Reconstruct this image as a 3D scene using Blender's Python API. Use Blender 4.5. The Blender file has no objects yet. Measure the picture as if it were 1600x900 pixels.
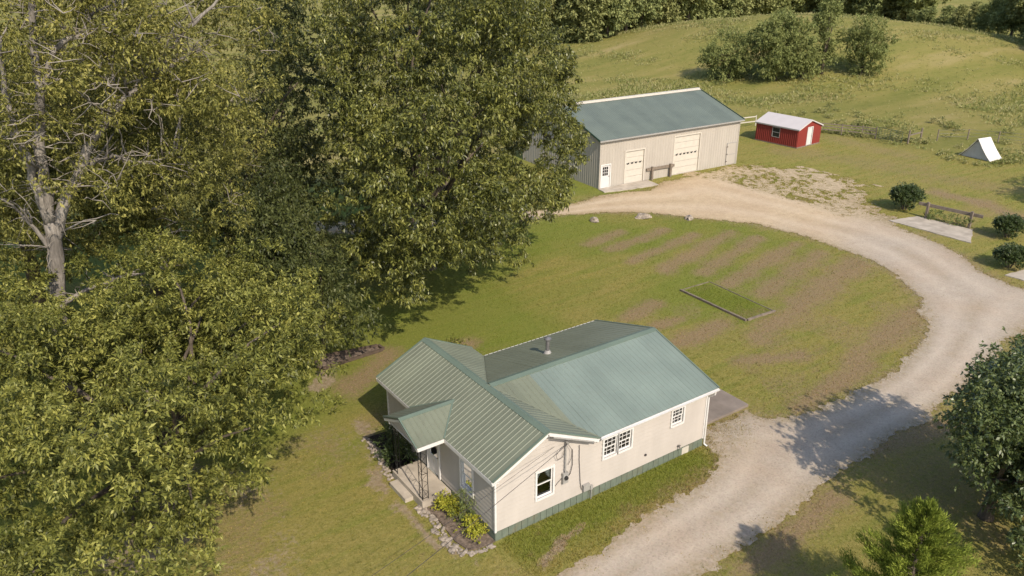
import bpy, math, random
import numpy as np
from mathutils import Vector, Matrix
R = math.radians
scene = bpy.context.scene
col = scene.collection

# ---------------------------------------------------------------- camera
cam_d = bpy.data.cameras.new('camera'); cam_d.sensor_width = 36; cam_d.lens = 28.82
cam_d.clip_start = 0.5; cam_d.clip_end = 6000
cam = bpy.data.objects.new('camera', cam_d); col.objects.link(cam)
cam.location = (-12.837, -19.529, 19.81)
cam.rotation_euler = (R(90 - 23.118), 0, R(55.222 - 90))
scene.camera = cam

# ---------------------------------------------------------------- light
SUN_EL, SHADOW_AZ = 41.0, 82.3
w = bpy.data.worlds.new('World'); scene.world = w; w.use_nodes = True
wn = w.node_tree.nodes; wl = w.node_tree.links
sky = wn.new('ShaderNodeTexSky'); sky.sky_type = 'NISHITA'; sky.sun_disc = False
sky.sun_elevation = R(SUN_EL); sky.sun_rotation = R(187.7); sky.dust_density = 1.2; sky.air_density = 1.0
wl.new(sky.outputs['Color'], wn['Background'].inputs['Color'])
wn['Background'].inputs['Strength'].default_value = 0.15
sun_d = bpy.data.lights.new('sun', 'SUN'); sun_d.energy = 3.7; sun_d.angle = R(0.55); sun_d.color = (1.0, 0.90, 0.76)
sun = bpy.data.objects.new('sun', sun_d); col.objects.link(sun)
ld = Vector((math.cos(R(SHADOW_AZ)) * math.cos(R(SUN_EL)), math.sin(R(SHADOW_AZ)) * math.cos(R(SUN_EL)), -math.sin(R(SUN_EL))))
sun.rotation_euler = ld.to_track_quat('-Z', 'Y').to_euler(); sun.location = (0, -40, 60)
vs = scene.view_settings
vs.view_transform = 'Standard'; vs.look = 'None'; vs.gamma = 1; vs.exposure = 0.48; vs.use_curve_mapping = False
scene.render.engine = 'CYCLES'

# ---------------------------------------------------------------- materials
class NT:
    def __init__(s, name):
        s.m = bpy.data.materials.new(name); s.m.use_nodes = True
        s.t = s.m.node_tree; s.t.nodes.clear(); s.out = s.t.nodes.new('ShaderNodeOutputMaterial')
    def n(s, kind, props=None, **ins):
        nd = s.t.nodes.new('ShaderNode' + kind)
        for k, v in (props or {}).items(): setattr(nd, k, v)
        for k, v in ins.items(): s.set(nd, k, v)
        return nd
    def set(s, nd, k, v):
        sock = nd.inputs[int(k[1:])] if k[0] == 'i' and k[1:].isdigit() else nd.inputs[k.replace('_', ' ')]
        if isinstance(v, bpy.types.NodeSocket): s.t.links.new(v, sock)
        elif isinstance(v, tuple) and len(v) == 3 and sock.type == 'RGBA': sock.default_value = (*v, 1)
        else: sock.default_value = v
    def pos(s): return s.n('NewGeometry').outputs['Position']
    def noise(s, scale, detail=4, vec=None, rough=.55, dist=0):
        return s.n('TexNoise', Scale=scale, Detail=detail, Roughness=rough, Distortion=dist, Vector=vec if vec is not None else s.pos()).outputs['Fac']
    def math(s, op, a, b=0.0, clamp=False): return s.n('Math', {'operation': op, 'use_clamp': clamp}, i0=a, i1=b).outputs[0]
    def ramp(s, fac, stops):
        r = s.n('ValToRGB', Fac=fac); e = r.color_ramp.elements
        while len(e) < len(stops): e.new(.5)
        for q, (p, c) in zip(e, stops): q.position = p; q.color = (*c, 1) if isinstance(c, tuple) else (c, c, c, 1)
        return r.outputs['Color']
    def mix(s, fac, a, b, mode='MIX'):
        return s.n('Mix', {'data_type': 'RGBA', 'blend_type': mode}, i0=fac, i6=a, i7=b).outputs[2]
    def attr(s, name): return s.n('Attribute', {'attribute_name': name}).outputs['Fac']
    def bsdf(s, color, rough=.7, metal=0.0, spec=.3, bump=None, bstr=.3, bdist=.02):
        b = s.n('BsdfPrincipled', Base_Color=color, Roughness=rough, Metallic=metal, Specular_IOR_Level=spec)
        if bump is not None:
            s.set(b, 'Normal', s.n('Bump', Strength=bstr, Distance=bdist, Height=bump).outputs[0])
        return b.outputs[0]
    def done(s, shader): s.t.links.new(shader, s.out.inputs['Surface']); return s.m

def plain(name, c, rough=.6, var=.12, scale=3.0, metal=0.0, spec=.3, bump=0.0, stain=None):
    t = NT(name); c = tuple(x * .78 for x in c)
    f = t.noise(scale, 5)
    k = t.ramp(f, [(.3, tuple(x * (1 - var) for x in c)), (.7, tuple(min(1, x * (1 + var)) for x in c))])
    if stain: k = t.mix(t.math('MULTIPLY', t.ramp(t.noise(scale * .4 + .3, 6), [(.52, 0.0), (.72, 1.0)]), .5), k, stain)
    return t.done(t.bsdf(k, rough, metal, spec, t.noise(scale * 12, 3) if bump else None, bump))

def leafmat(name, dark, mid, light, trans=.3, rough=.5, big=.35, spec=.25):
    t = NT(name)
    r = t.n('NewGeometry').outputs['Random Per Island']
    g = t.noise(big, 3)
    f = t.math('ADD', t.math('MULTIPLY', r, .7), t.math('MULTIPLY', t.math('SUBTRACT', g, .5), .9), True)
    c = t.ramp(f, [(.05, dark), (.45, mid), (.9, light)])
    b = t.bsdf(c, rough, spec=spec)
    tr = t.n('BsdfTranslucent', Color=t.mix(.5, c, (.22, .25, .03))).outputs[0]
    return t.done(t.n('MixShader', i0=trans, i1=b, i2=tr).outputs[0])

def bark(name, a, b):
    t = NT(name); p = t.pos()
    v = t.n('Mapping', Vector=p); v.inputs['Scale'].default_value = (9, 9, 1.6)
    f = t.noise(1.4, 6, v.outputs[0], .65)
    g = t.noise(1.1, 4)
    k = t.mix(t.ramp(g, [(.4, 0.0), (.65, 1.0)]), t.ramp(f, [(.3, a), (.7, b)]), t.ramp(f, [(.3, tuple(x * .5 for x in a)), (.7, a)]))
    return t.done(t.bsdf(k, .9, bump=f, bstr=.7, bdist=.06))

def roofmat(name, c, rough, dirt):
    t = NT(name); p = t.pos(); c = tuple(x * .80 for x in c); dirt = tuple(x * .8 for x in dirt)
    f = t.noise(.6, 5); g = t.noise(6, 4)
    k = t.ramp(f, [(.3, tuple(x * .9 for x in c)), (.7, tuple(x * 1.08 for x in c))])
    k = t.mix(t.math('MULTIPLY', t.ramp(g, [(.5, 0.0), (.8, 1.0)]), .35), k, dirt)
    k = t.mix(1.0, k, t.ramp(t.n('ObjectInfo').outputs['Random'], [(0, .93), (1, 1.07)]), 'MULTIPLY')
    rn = t.n('MapRange', Value=f, i1=.3, i2=.7, i3=rough - .06, i4=rough + .08).outputs[0]
    return t.done(t.bsdf(k, rn, 0.0, .45))

def ground_color(t):
    fine = t.noise(7, 6, rough=.7); mid = t.noise(.9, 5, rough=.6); big = t.noise(.13, 4); mic = t.noise(38, 3, rough=.7)
    k = t.ramp(mid, [(.28, (.20, .215, .055)), (.5, (.265, .262, .075)), (.74, (.33, .30, .10))])
    k = t.mix(t.ramp(big, [(.34, 0.0), (.62, .8)]), k, t.ramp(fine, [(.3, (.24, .215, .075)), (.7, (.38, .31, .145))]))
    sm = t.n('Mapping', Vector=t.pos()); sm.inputs['Rotation'].default_value = (0, 0, R(-14)); sm.inputs['Scale'].default_value = (.12, 1.0, 1)
    st = t.noise(1.5, 4, sm.outputs[0], .6)
    k = t.mix(t.ramp(st, [(.33, .8), (.58, 0.0)]), k, (.34, .275, .12))
    k = t.mix(t.ramp(st, [(.5, .0), (.72, .7)]), k, (.18, .225, .045))
    k = t.mix(t.ramp(t.noise(3.1, 6, rough=.7), [(.35, .5), (.52, 0.0)]), k, (.135, .15, .035))
    k = t.mix(t.ramp(t.noise(6.5, 5, rough=.8), [(.5, 0.0), (.66, .6)]), k, (.40, .345, .175))
    k = t.mix(t.ramp(t.noise(8.5, 5, rough=.8), [(.34, .65), (.48, 0.0)]), k, (.11, .125, .03))
    k = t.mix(t.ramp(t.noise(17, 4, rough=.75), [(.5, 0.0), (.72, .6)]), k, (.38, .335, .16))
    k = t.mix(t.math('MULTIPLY', t.attr('lush'), .8), k, t.ramp(fine, [(.3, (.135, .19, .035)), (.7, (.225, .26, .06))]))
    k = t.mix(1.0, k, (1.0, .98, .70), 'MULTIPLY')
    # mown stripes of dried clippings
    bm = t.ramp(t.math('ADD', t.attr('brown'), t.math('MULTIPLY', t.math('SUBTRACT', t.noise(5, 8, rough=.85), .5), 3.0)), [(.2, 0.0), (1.1, .85)])
    k = t.mix(bm, k, t.ramp(t.noise(11, 5, rough=.7), [(.3, (.22, .142, .085)), (.7, (.43, .295, .19))]))
    # rough pasture
    pm = t.n('Mapping', Vector=t.pos()); pm.inputs['Rotation'].default_value = (0, 0, R(-35)); pm.inputs['Scale'].default_value = (.25, 1.0, 1)
    pn = t.noise(.16, 6, pm.outputs[0], .62); pf = t.noise(1.3, 6, rough=.7)
    fc = t.ramp(pn, [(.3, (.175, .20, .06)), (.45, (.26, .26, .09)), (.56, (.335, .30, .125)), (.7, (.46, .38, .235))])
    fc = t.mix(t.ramp(pf, [(.35, .0), (.75, .55)]), fc, (.32, .275, .135))
    fc = t.mix(t.math('MULTIPLY', t.ramp(pf, [(.28, 1.0), (.46, .0)]), .5), fc, (.12, .15, .04))
    fc = t.mix(1.0, fc, (.86, .83, .60), 'MULTIPLY')
    k = t.mix(t.attr('field'), k, fc)
    bare = t.ramp(t.math('ADD', t.attr('bare'), t.math('MULTIPLY', t.math('SUBTRACT', t.noise(4.5, 8, rough=.82), .5), 3.0)), [(.45, 0.0), (.9, .9)])
    k = t.mix(bare, k, t.ramp(t.noise(5, 6), [(.3, (.28, .20, .125)), (.7, (.47, .37, .265))]))
    k = t.mix(t.math('MULTIPLY', t.math('SUBTRACT', 1.0, mic), .55), k, t.mix(.6, k, (.03, .035, .008)))
    return k, t.math('ADD', fine, t.math('MULTIPLY', mic, .7))

def ground_mat():
    t = NT('grass_ground'); k, h = ground_color(t)
    return t.done(t.bsdf(k, .95, spec=.1, bump=h, bstr=.8, bdist=.09))
def blade_mat():
    t = NT('grass_blades'); k, h = ground_color(t)
    r = t.n('NewGeometry').outputs['Random Per Island']
    k = t.mix(1.0, k, t.ramp(r, [(0, (.75, .8, .7)), (1, (2.0, 1.85, 1.7))]), 'MULTIPLY')
    b = t.bsdf(k, .8, spec=.1); tr = t.n('BsdfTranslucent', Color=k).outputs[0]
    return t.done(t.n('MixShader', i0=.6, i1=b, i2=tr).outputs[0])

def gravel_mat():
    t = NT('gravel')
    fine = t.noise(30, 4, rough=.75); mid = t.noise(1.6, 6, rough=.65); big = t.noise(.25, 4)
    v = t.n('TexVoronoi', Scale=16.0, Vector=t.pos()).outputs['Color']
    grey = t.ramp(mid, [(.2, (.385, .345, .295)), (.5, (.425, .38, .325)), (.8, (.47, .425, .365))])
    sand = t.ramp(mid, [(.2, (.455, .365, .25)), (.5, (.52, .425, .30)), (.8, (.58, .485, .355))])
    k = t.mix(t.attr('sand'), grey, sand)
    k = t.mix(t.math('MULTIPLY', t.ramp(big, [(.45, 0.0), (.7, 1.0)]), .35), k, (.40, .30, .21))
    k = t.mix(.25, k, t.mix(1.0, k, t.n('Hue_Saturation'.replace('_', ''), Color=v, Saturation=.1, Value=1.5).outputs[0], 'MULTIPLY'))
    sp = t.ramp(t.noise(5, 7, rough=.8), [(.58, 0.0), (.72, 1.0)])
    k = t.mix(t.math('MULTIPLY', sp, .45), k, (.17, .13, .085))
    eg = t.math('MULTIPLY', t.attr('edge'), t.ramp(t.noise(3.2, 7, rough=.75), [(.40, 0.0), (.56, 1.0)]))
    k = t.mix(t.math('MULTIPLY', eg, .8), k, t.ramp(t.noise(6, 4), [(.3, (.17, .165, .06)), (.7, (.32, .24, .14))]))
    k = t.mix(t.math('MULTIPLY', t.attr('rut'), .3), k, t.mix(.5, k, (.82, .74, .64)))
    k = t.mix(1.0, k, (.86, .80, .73), 'MULTIPLY')
    return t.done(t.bsdf(k, .95, spec=.1, bump=fine, bstr=.45, bdist=.035))

def siding_mat(name, c, dirt):
    t = NT(name); p = t.pos(); c = tuple(x * .72 for x in c); dirt = tuple(x * .72 for x in dirt)
    m = t.n('Mapping', Vector=p); m.inputs['Scale'].default_value = (1.2, 1.2, .25)
    f = t.noise(1.5, 5, m.outputs[0]); g = t.noise(10, 4)
    k = t.ramp(f, [(.3, tuple(x * .93 for x in c)), (.7, tuple(x * 1.03 for x in c))])
    k = t.mix(t.math('MULTIPLY', t.ramp(t.noise(.9, 6), [(.5, 0.0), (.75, 1.0)]), .22), k, dirt)
    k = t.mix(t.math('MULTIPLY', g, .1), k, dirt)
    return t.done(t.bsdf(k, .55, spec=.3))

def glass_mat():
    t = NT('window_glass')
    fr = t.n('Fresnel', IOR=1.5).outputs[0]
    g = t.n('BsdfGlossy', Color=(.9, .95, 1.0), Roughness=.03).outputs[0]
    tr = t.n('BsdfTransparent', Color=(.62, .68, .68)).outputs[0]
    return t.done(t.n('MixShader', i0=t.math('ADD', fr, .05), i1=tr, i2=g).outputs[0])

M = {}
M['ground'] = ground_mat(); M['blades'] = blade_mat(); M['gravel'] = gravel_mat(); M['glass'] = glass_mat()
M['siding'] = siding_mat('cream_siding', (.615, .552, .488), (.40, .35, .30))
M['barn'] = siding_mat('barn_metal', (.56, .50, .425), (.41, .36, .30))
M['red'] = siding_mat('red_metal', (.30, .042, .032), (.2, .04, .03))
M['trim'] = plain('white_trim', (.78, .75, .71), .5, .05, 2, stain=(.5, .45, .38))
M['skirt'] = plain('green_skirting', (.17, .20, .155), .6, .14, 4, stain=(.16, .13, .08))
M['roof_old'] = roofmat('faded_green_metal', (.20, .215, .15), .5, (.15, .14, .10))
M['roof_new'] = roofmat('blue_green_metal', (.216, .263, .222), .5, (.19, .20, .165))
M['cap'] = roofmat('green_ridge_cap', (.15, .195, .148), .5, (.14, .15, .11))
M['dkgreen'] = plain('dark_green_trim', (.05, .09, .06), .5, .1)
M['barn_roof'] = roofmat('barn_green_metal', (.145, .172, .142), .55, (.135, .152, .128))
M['cream'] = plain('cream_metal', (.64, .58, .49), .5, .06)
M['white_roof'] = plain('white_metal', (.66, .60, .57), .4, .04, 1)
M['concrete'] = plain('concrete', (.50, .43, .345), .9, .2, 1.5, bump=.3, stain=(.22, .18, .14))
M['patio'] = plain('weathered_concrete', (.27, .22, .18), .9, .22, 1.2, bump=.3, stain=(.15, .12, .095))
M['wood'] = plain('weathered_wood', (.24, .19, .145), .85, .25, 5, bump=.4)
M['darkwood'] = plain('dark_wood', (.12, .085, .06), .85, .25, 5, bump=.4)
M['iron'] = plain('black_iron', (.03, .03, .03), .5, .1, 5, metal=.4)
M['steel'] = plain('galvanised_steel', (.30, .28, .27), .4, .15, 6, metal=.6)
M['greymetal'] = plain('grey_metal', (.38, .36, .33), .5, .1, 5)
M['cable'] = plain('cable', (.07, .06, .06), .7, .1)
M['stone'] = plain('field_stone', (.36, .30, .24), .9, .5, 6, bump=.6, stain=(.22, .18, .14))
M['soil'] = plain('dark_mulch', (.20, .15, .112), .95, .6, 9, bump=.9)
M['darkmulch'] = plain('black_mulch', (.035, .026, .02), .95, .4, 7, bump=.9)
M['door'] = plain('white_door', (.72, .69, .66), .5, .05)
M['floor'] = plain('interior_floor', (.16, .11, .075), .7, .1)
M['inner'] = plain('interior_wall', (.4, .36, .31), .8, .05)
M['curtain'] = plain('white_curtain', (.72, .70, .68), .8, .1, 6)
M['dark'] = plain('dark_glass', (.035, .035, .035), .2, .1)
M['tarp'] = plain('white_tarp', (.78, .74, .68), .6, .06, 2)
M['tarp_shade'] = plain('shaded_tarp', (.55, .53, .48), .7, .12, 2)  # greyer copy of the white tarp, shade of the end faces in its colour
M['wire'] = plain('green_wire', (.10, .13, .08), .6, .1)
M['bark_pale'] = bark('pale_grey_bark', (.17, .148, .125), (.36, .32, .275))
M['bark_dark'] = bark('brown_bark', (.08, .062, .045), (.17, .135, .10))
M['twig'] = plain('dead_twig', (.30, .26, .215), .9, .2, 3)
M['leaf_oak'] = leafmat('oak_leaf', (0.042, 0.048, 0.009), (0.136, 0.143, 0.03), (0.331, 0.315, 0.08), .1, .42, .3, .4)
M['leaf_shade'] = leafmat('shaded_gap_leaf', (.035, .044, .012), (.07, .08, .022), (.12, .125, .04), .1, .5, .3)  # darkened leaf tone: shade of the gap between trees put into the colour
M['leaf_pecan'] = leafmat('pecan_leaf', (0.056, 0.061, 0.011), (0.157, 0.162, 0.033), (0.358, 0.335, 0.081), .1, .5, .3)
M['leaf_tall'] = leafmat('dry_pecan_leaf', (0.067, 0.067, 0.014), (0.183, 0.177, 0.04), (0.395, 0.344, 0.095), .12, .55, .3)
M['leaf_right'] = leafmat('glossy_leaf', (0.06, 0.082, 0.024), (0.102, 0.13, 0.041), (0.18, 0.204, 0.072), .2, .38, .6, .45)
M['leaf_cedar'] = leafmat('cedar_spray', (0.094, 0.123, 0.018), (0.233, 0.281, 0.043), (0.439, 0.479, 0.087), .3, .7, 1.2, .15)
M['leaf_bush'] = leafmat('box_leaf', (.032, .05, .014), (.06, .085, .024), (.10, .125, .036), .15, .45, 1.5, .4)
M['leaf_lime'] = leafmat('lime_leaf', (0.234, 0.252, 0.027), (0.378, 0.369, 0.041), (0.495, 0.432, 0.063), .3, .6, 2)
M['leaf_soft'] = leafmat('soft_green_leaf', (.12, .155, .045), (.19, .225, .075), (.26, .28, .11), .3, .6, 2)
M['leaf_far'] = leafmat('far_leaf', (0.156, 0.179, 0.069), (0.267, 0.29, 0.105), (0.405, 0.4, 0.161), .15, .7, .12, .1)
M['leaf_far2'] = leafmat('far_leaf_olive', (0.162, 0.173, 0.067), (0.27, 0.277, 0.1), (0.378, 0.358, 0.147), .15, .7, .12, .1)
M['leaf_clump'] = leafmat('willow_leaf', (0.125, 0.146, 0.046), (0.218, 0.238, 0.079), (0.317, 0.324, 0.118), .2, .7, .25, .15)
M['weed'] = leafmat('weed_leaf', (.22, .245, .08), (.36, .335, .14), (.54, .46, .26), .4, .8, .2, .1)

# ---------------------------------------------------------------- mesh helpers
class MB:
    def __init__(s): s.v = []; s.f = []
    def add(s, vs, fs):
        o = len(s.v); s.v += [tuple(q) for q in vs]; s.f += [tuple(i + o for i in q) for q in fs]; return s
    def box(s, x0, x1, y0, y1, z0, z1, Mx=None):
        vs = [(x, y, z) for z in (z0, z1) for x, y in ((x0, y0), (x1, y0), (x1, y1), (x0, y1))]
        if Mx is not None: vs = [Mx @ Vector(q) for q in vs]
        return s.add(vs, [(0, 3, 2, 1), (4, 5, 6, 7), (0, 1, 5, 4), (1, 2, 6, 5), (2, 3, 7, 6), (3, 0, 4, 7)])
    def bar(s, a, b, w, h=None, up=(0, 0, 1)):
        a = Vector(a); b = Vector(b); h = h or w; d = (b - a).normalized(); u = Vector(up)
        if abs(d.dot(u)) > .99: u = Vector((1, 0, 0))
        sd = d.cross(u).normalized() * w / 2; u2 = sd.cross(d).normalized() * h / 2
        vs = [p + i * sd + j * u2 for p in (a, b) for i, j in ((-1, -1), (1, -1), (1, 1), (-1, 1))]
        return s.add(vs, [(0, 1, 2, 3), (7, 6, 5, 4), (0, 4, 5, 1), (1, 5, 6, 2), (2, 6, 7, 3), (3, 7, 4, 0)])
    def tube(s, pts, rad, n=8, cap=True):
        pts = [Vector(q) for q in pts]
        if not hasattr(rad, '__len__'): rad = [rad] * len(pts)
        vs = []; fs = []
        ref = Vector((0.31, 0.95, 0.1))
        for i, q in enumerate(pts):
            d = (pts[min(i + 1, len(pts) - 1)] - pts[max(i - 1, 0)]).normalized()
            a = d.cross(ref)
            if a.length < .05: a = d.cross(Vector((1, 0, 0)))
            a.normalize(); b = d.cross(a)
            for k in range(n):
                t = 2 * math.pi * k / n; vs.append(q + (a * math.cos(t) + b * math.sin(t)) * rad[i])
        for i in range(len(pts) - 1):
            for k in range(n):
                k2 = (k + 1) % n; fs.append((i * n + k, i * n + k2, (i + 1) * n + k2, (i + 1) * n + k))
        if cap: fs.append(tuple(range(n - 1, -1, -1))); fs.append(tuple((len(pts) - 1) * n + k for k in range(n)))
        return s.add(vs, fs)
    def quad(s, *q): return s.add(q, [tuple(range(len(q)))])
    def prism(s, poly, d):
        d = Vector(d); a = [Vector(q) for q in poly]; n = len(a)
        return s.add(a + [q + d for q in a], [tuple(range(n - 1, -1, -1)), tuple(range(n, 2 * n))] + [(i, (i + 1) % n, n + (i + 1) % n, n + i) for i in range(n)])
    def mesh(s, name, mat, smooth=False):
        me = bpy.data.meshes.new(name); me.from_pydata(s.v, [], s.f); me.materials.append(mat)
        if smooth: me.polygons.foreach_set('use_smooth', [True] * len(me.polygons))
        me.update(); return me
    def build(s, name, mat, parent=None, smooth=False): return link(name, s.mesh(name, mat, smooth), parent)

def link(name, me, parent=None):
    o = bpy.data.objects.new(name, me); col.objects.link(o)
    if parent is not None: o.parent = parent
    return o
def tag(o, label=None, cat=None, group=None, kind=None):
    if label: o['label'] = label
    if cat: o['category'] = cat
    if group: o['group'] = group
    if kind: o['kind'] = kind
    return o
def thing(name, label, cat, loc=(0, 0, 0), rz=0, group=None):
    o = link(name, None); o.location = loc; o.rotation_euler = (0, 0, rz); o.empty_display_size = .2
    return tag(o, label, cat, group)
def quads_mesh(name, V, mat, k=4):
    n = len(V) // k; me = bpy.data.meshes.new(name)
    me.vertices.add(n * k); me.vertices.foreach_set('co', np.asarray(V, np.float32).ravel())
    me.loops.add(n * k); me.loops.foreach_set('vertex_index', np.arange(n * k, dtype=np.int32))
    me.polygons.add(n); me.polygons.foreach_set('loop_start', np.arange(0, n * k, k, dtype=np.int32))
    me.materials.append(mat); me.update(calc_edges=True); return me
def unit(a): return a / np.maximum(np.linalg.norm(a, axis=1, keepdims=True), 1e-6)

# value noise for masks
def hash2(ix, iy, seed):
    h = (ix.astype(np.int64) * 374761393 + iy.astype(np.int64) * 668265263 + seed * 1442695041) & 0xffffffff
    h = ((h ^ (h >> 13)) * 1274126177) & 0xffffffff
    return ((h ^ (h >> 16)) & 0xffff) / 65535.0
def vnoise(x, y, seed=0):
    ix = np.floor(x); iy = np.floor(y); fx = x - ix; fy = y - iy
    fx = fx * fx * (3 - 2 * fx); fy = fy * fy * (3 - 2 * fy)
    a = hash2(ix, iy, seed); b = hash2(ix + 1, iy, seed); c = hash2(ix, iy + 1, seed); d = hash2(ix + 1, iy + 1, seed)
    return (a + (b - a) * fx) * (1 - fy) + (c + (d - c) * fx) * fy
def fbm(x, y, sc, seed=0, oct=4):
    v = 0; a = .5; t = 0
    for i in range(oct): v = v + a * vnoise(x * sc * 2 ** i, y * sc * 2 ** i, seed + i); t += a; a *= .55
    return v / t
def segd(x, y, x0, y0, x1, y1):
    dx, dy = x1 - x0, y1 - y0; t = np.clip(((x - x0) * dx + (y - y0) * dy) / (dx * dx + dy * dy + 1e-9), 0, 1)
    return np.hypot(x - x0 - t * dx, y - y0 - t * dy)
def polysdf(x, y, poly):
    d = np.full(x.shape, 1e9); ins = np.zeros(x.shape, bool); n = len(poly)
    for i in range(n):
        x0, y0 = poly[i]; x1, y1 = poly[(i + 1) % n]
        d = np.minimum(d, segd(x, y, x0, y0, x1, y1))
        if y0 != y1:
            c = ((y0 > y) != (y1 > y)) & (x < (x1 - x0) * (y - y0) / (y1 - y0) + x0); ins ^= c
    return np.where(ins, d, -d)
def smooth(a, b, v): t = np.clip((v - a) / (b - a), 0, 1); return t * t * (3 - 2 * t)
# ---- measured positions (metres)
BROWN=[(22.2,5.8,33.4,8.7,1.0),(26.5,9.4,33.7,11.3,0.7),(26.0,11.7,33.4,13.4,0.6),(26.0,13.9,32.4,15.7,0.6),(24.3,15.6,31.8,17.8,0.6),(23.4,17.9,29.5,19.0,0.5),(23.5,20.3,28.6,21.0,0.5),(22.8,22.0,25.8,22.6,0.5),(17.2,7.4,20.1,7.7,0.7),(16.7,11.3,19.0,11.8,0.5),(17.3,9.6,18.7,9.5,0.4),(17.9,4.1,20.6,2.9,0.5),(22.4,1.0,26.1,1.6,0.7),(26.3,1.5,30.5,2.5,0.8),(17.0,-0.4,22.0,0.3,0.6),(54.9,14.5,54.8,10.6,1.0),(54.8,10.6,53.1,7.0,1.0),(57.3,29.9,60.6,21.0,2.2),(58.6,22.3,60.4,13.7,2.0),(65.6,32.8,64.7,24.8,1.5),(0.8,13.1,3.0,14.8,0.8),(4.5,13.4,7.0,13.8,0.6),(16.7,-4.5,20.8,-5.0,0.6),(6.7,-6.0,11.4,-5.5,0.5)]
BARE=[(-1.6,7.1,-2.0,5.3,0.5),(-0.7,10.0,-0.7,8.2,0.4),(-2.0,4.8,-1.8,1.1,0.3),(-9.8,7.9,-11.0,6.3,1.5),(-1.6,1.0,-1.2,-0.5,0.2),(0.4,15.3,-1.2,13.8,0.6),(1.7,-1.4,3.1,-1.1,0.2),(0.7,-1.8,1.9,-1.5,0.2)]
T1_trunk=[(-10.7,15.5,-0.2),(-10.9,15.5,2.1),(-10.9,15.5,3.9),(-10.7,15.5,6.2),(-10.4,15.5,8.3),(-10.3,15.5,9.7)]
T1_A=[(-10.3,15.5,9.7),(-10.2,15.4,11.2),(-10.1,15.3,12.6),(-9.8,15.2,14.1),(-9.6,15.1,15.9),(-9.4,15.0,17.4),(-9.1,14.9,19.1)]
T1_A2=[(-10.3,15.5,9.7),(-10.5,15.3,11.0),(-10.6,15.1,12.4),(-10.8,15.0,13.5),(-10.8,14.8,14.9),(-10.6,14.6,16.6)]
T1_B=[(-10.4,15.5,8.6),(-9.6,15.3,10.6),(-9.0,15.1,11.5),(-8.5,15.0,12.5),(-7.8,14.8,13.3),(-6.9,14.6,14.3),(-6.0,14.4,14.7),(-5.1,14.3,15.4),(-4.1,14.1,15.9)]
T1_B2=[(-5.9,15.2,14.6),(-5.1,14.8,15.8),(-4.5,14.4,16.5),(-3.4,13.9,17.5),(-2.5,13.5,18.6)]
T1_C=[(-9.8,15.4,14.0),(-9.2,15.2,15.7),(-8.6,14.9,16.4),(-8.0,14.6,16.6),(-7.3,14.3,16.9),(-6.7,14.0,17.4)]
T1_D=[(-8.9,15.4,11.5),(-8.3,15.1,11.9),(-7.8,14.7,12.1),(-7.0,14.4,11.8),(-5.7,14.0,11.9)]
T1_E=[(-7.7,15.3,13.2),(-7.2,15.4,14.5),(-6.9,15.5,15.9),(-6.6,15.6,17.0),(-6.4,15.7,18.6)]
T1_F=[(-10.4,15.5,8.3),(-10.8,15.5,9.4),(-11.2,15.5,10.3),(-11.9,15.5,11.2)]
T1_G=[(-10.7,15.5,6.2),(-9.5,14.9,6.9),(-8.1,14.4,7.3),(-6.7,13.8,7.5)]
T1_H=[(-7.9,15.3,16.6),(-7.5,15.3,17.2),(-7.0,15.3,17.7),(-6.6,15.3,18.4)]
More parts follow.
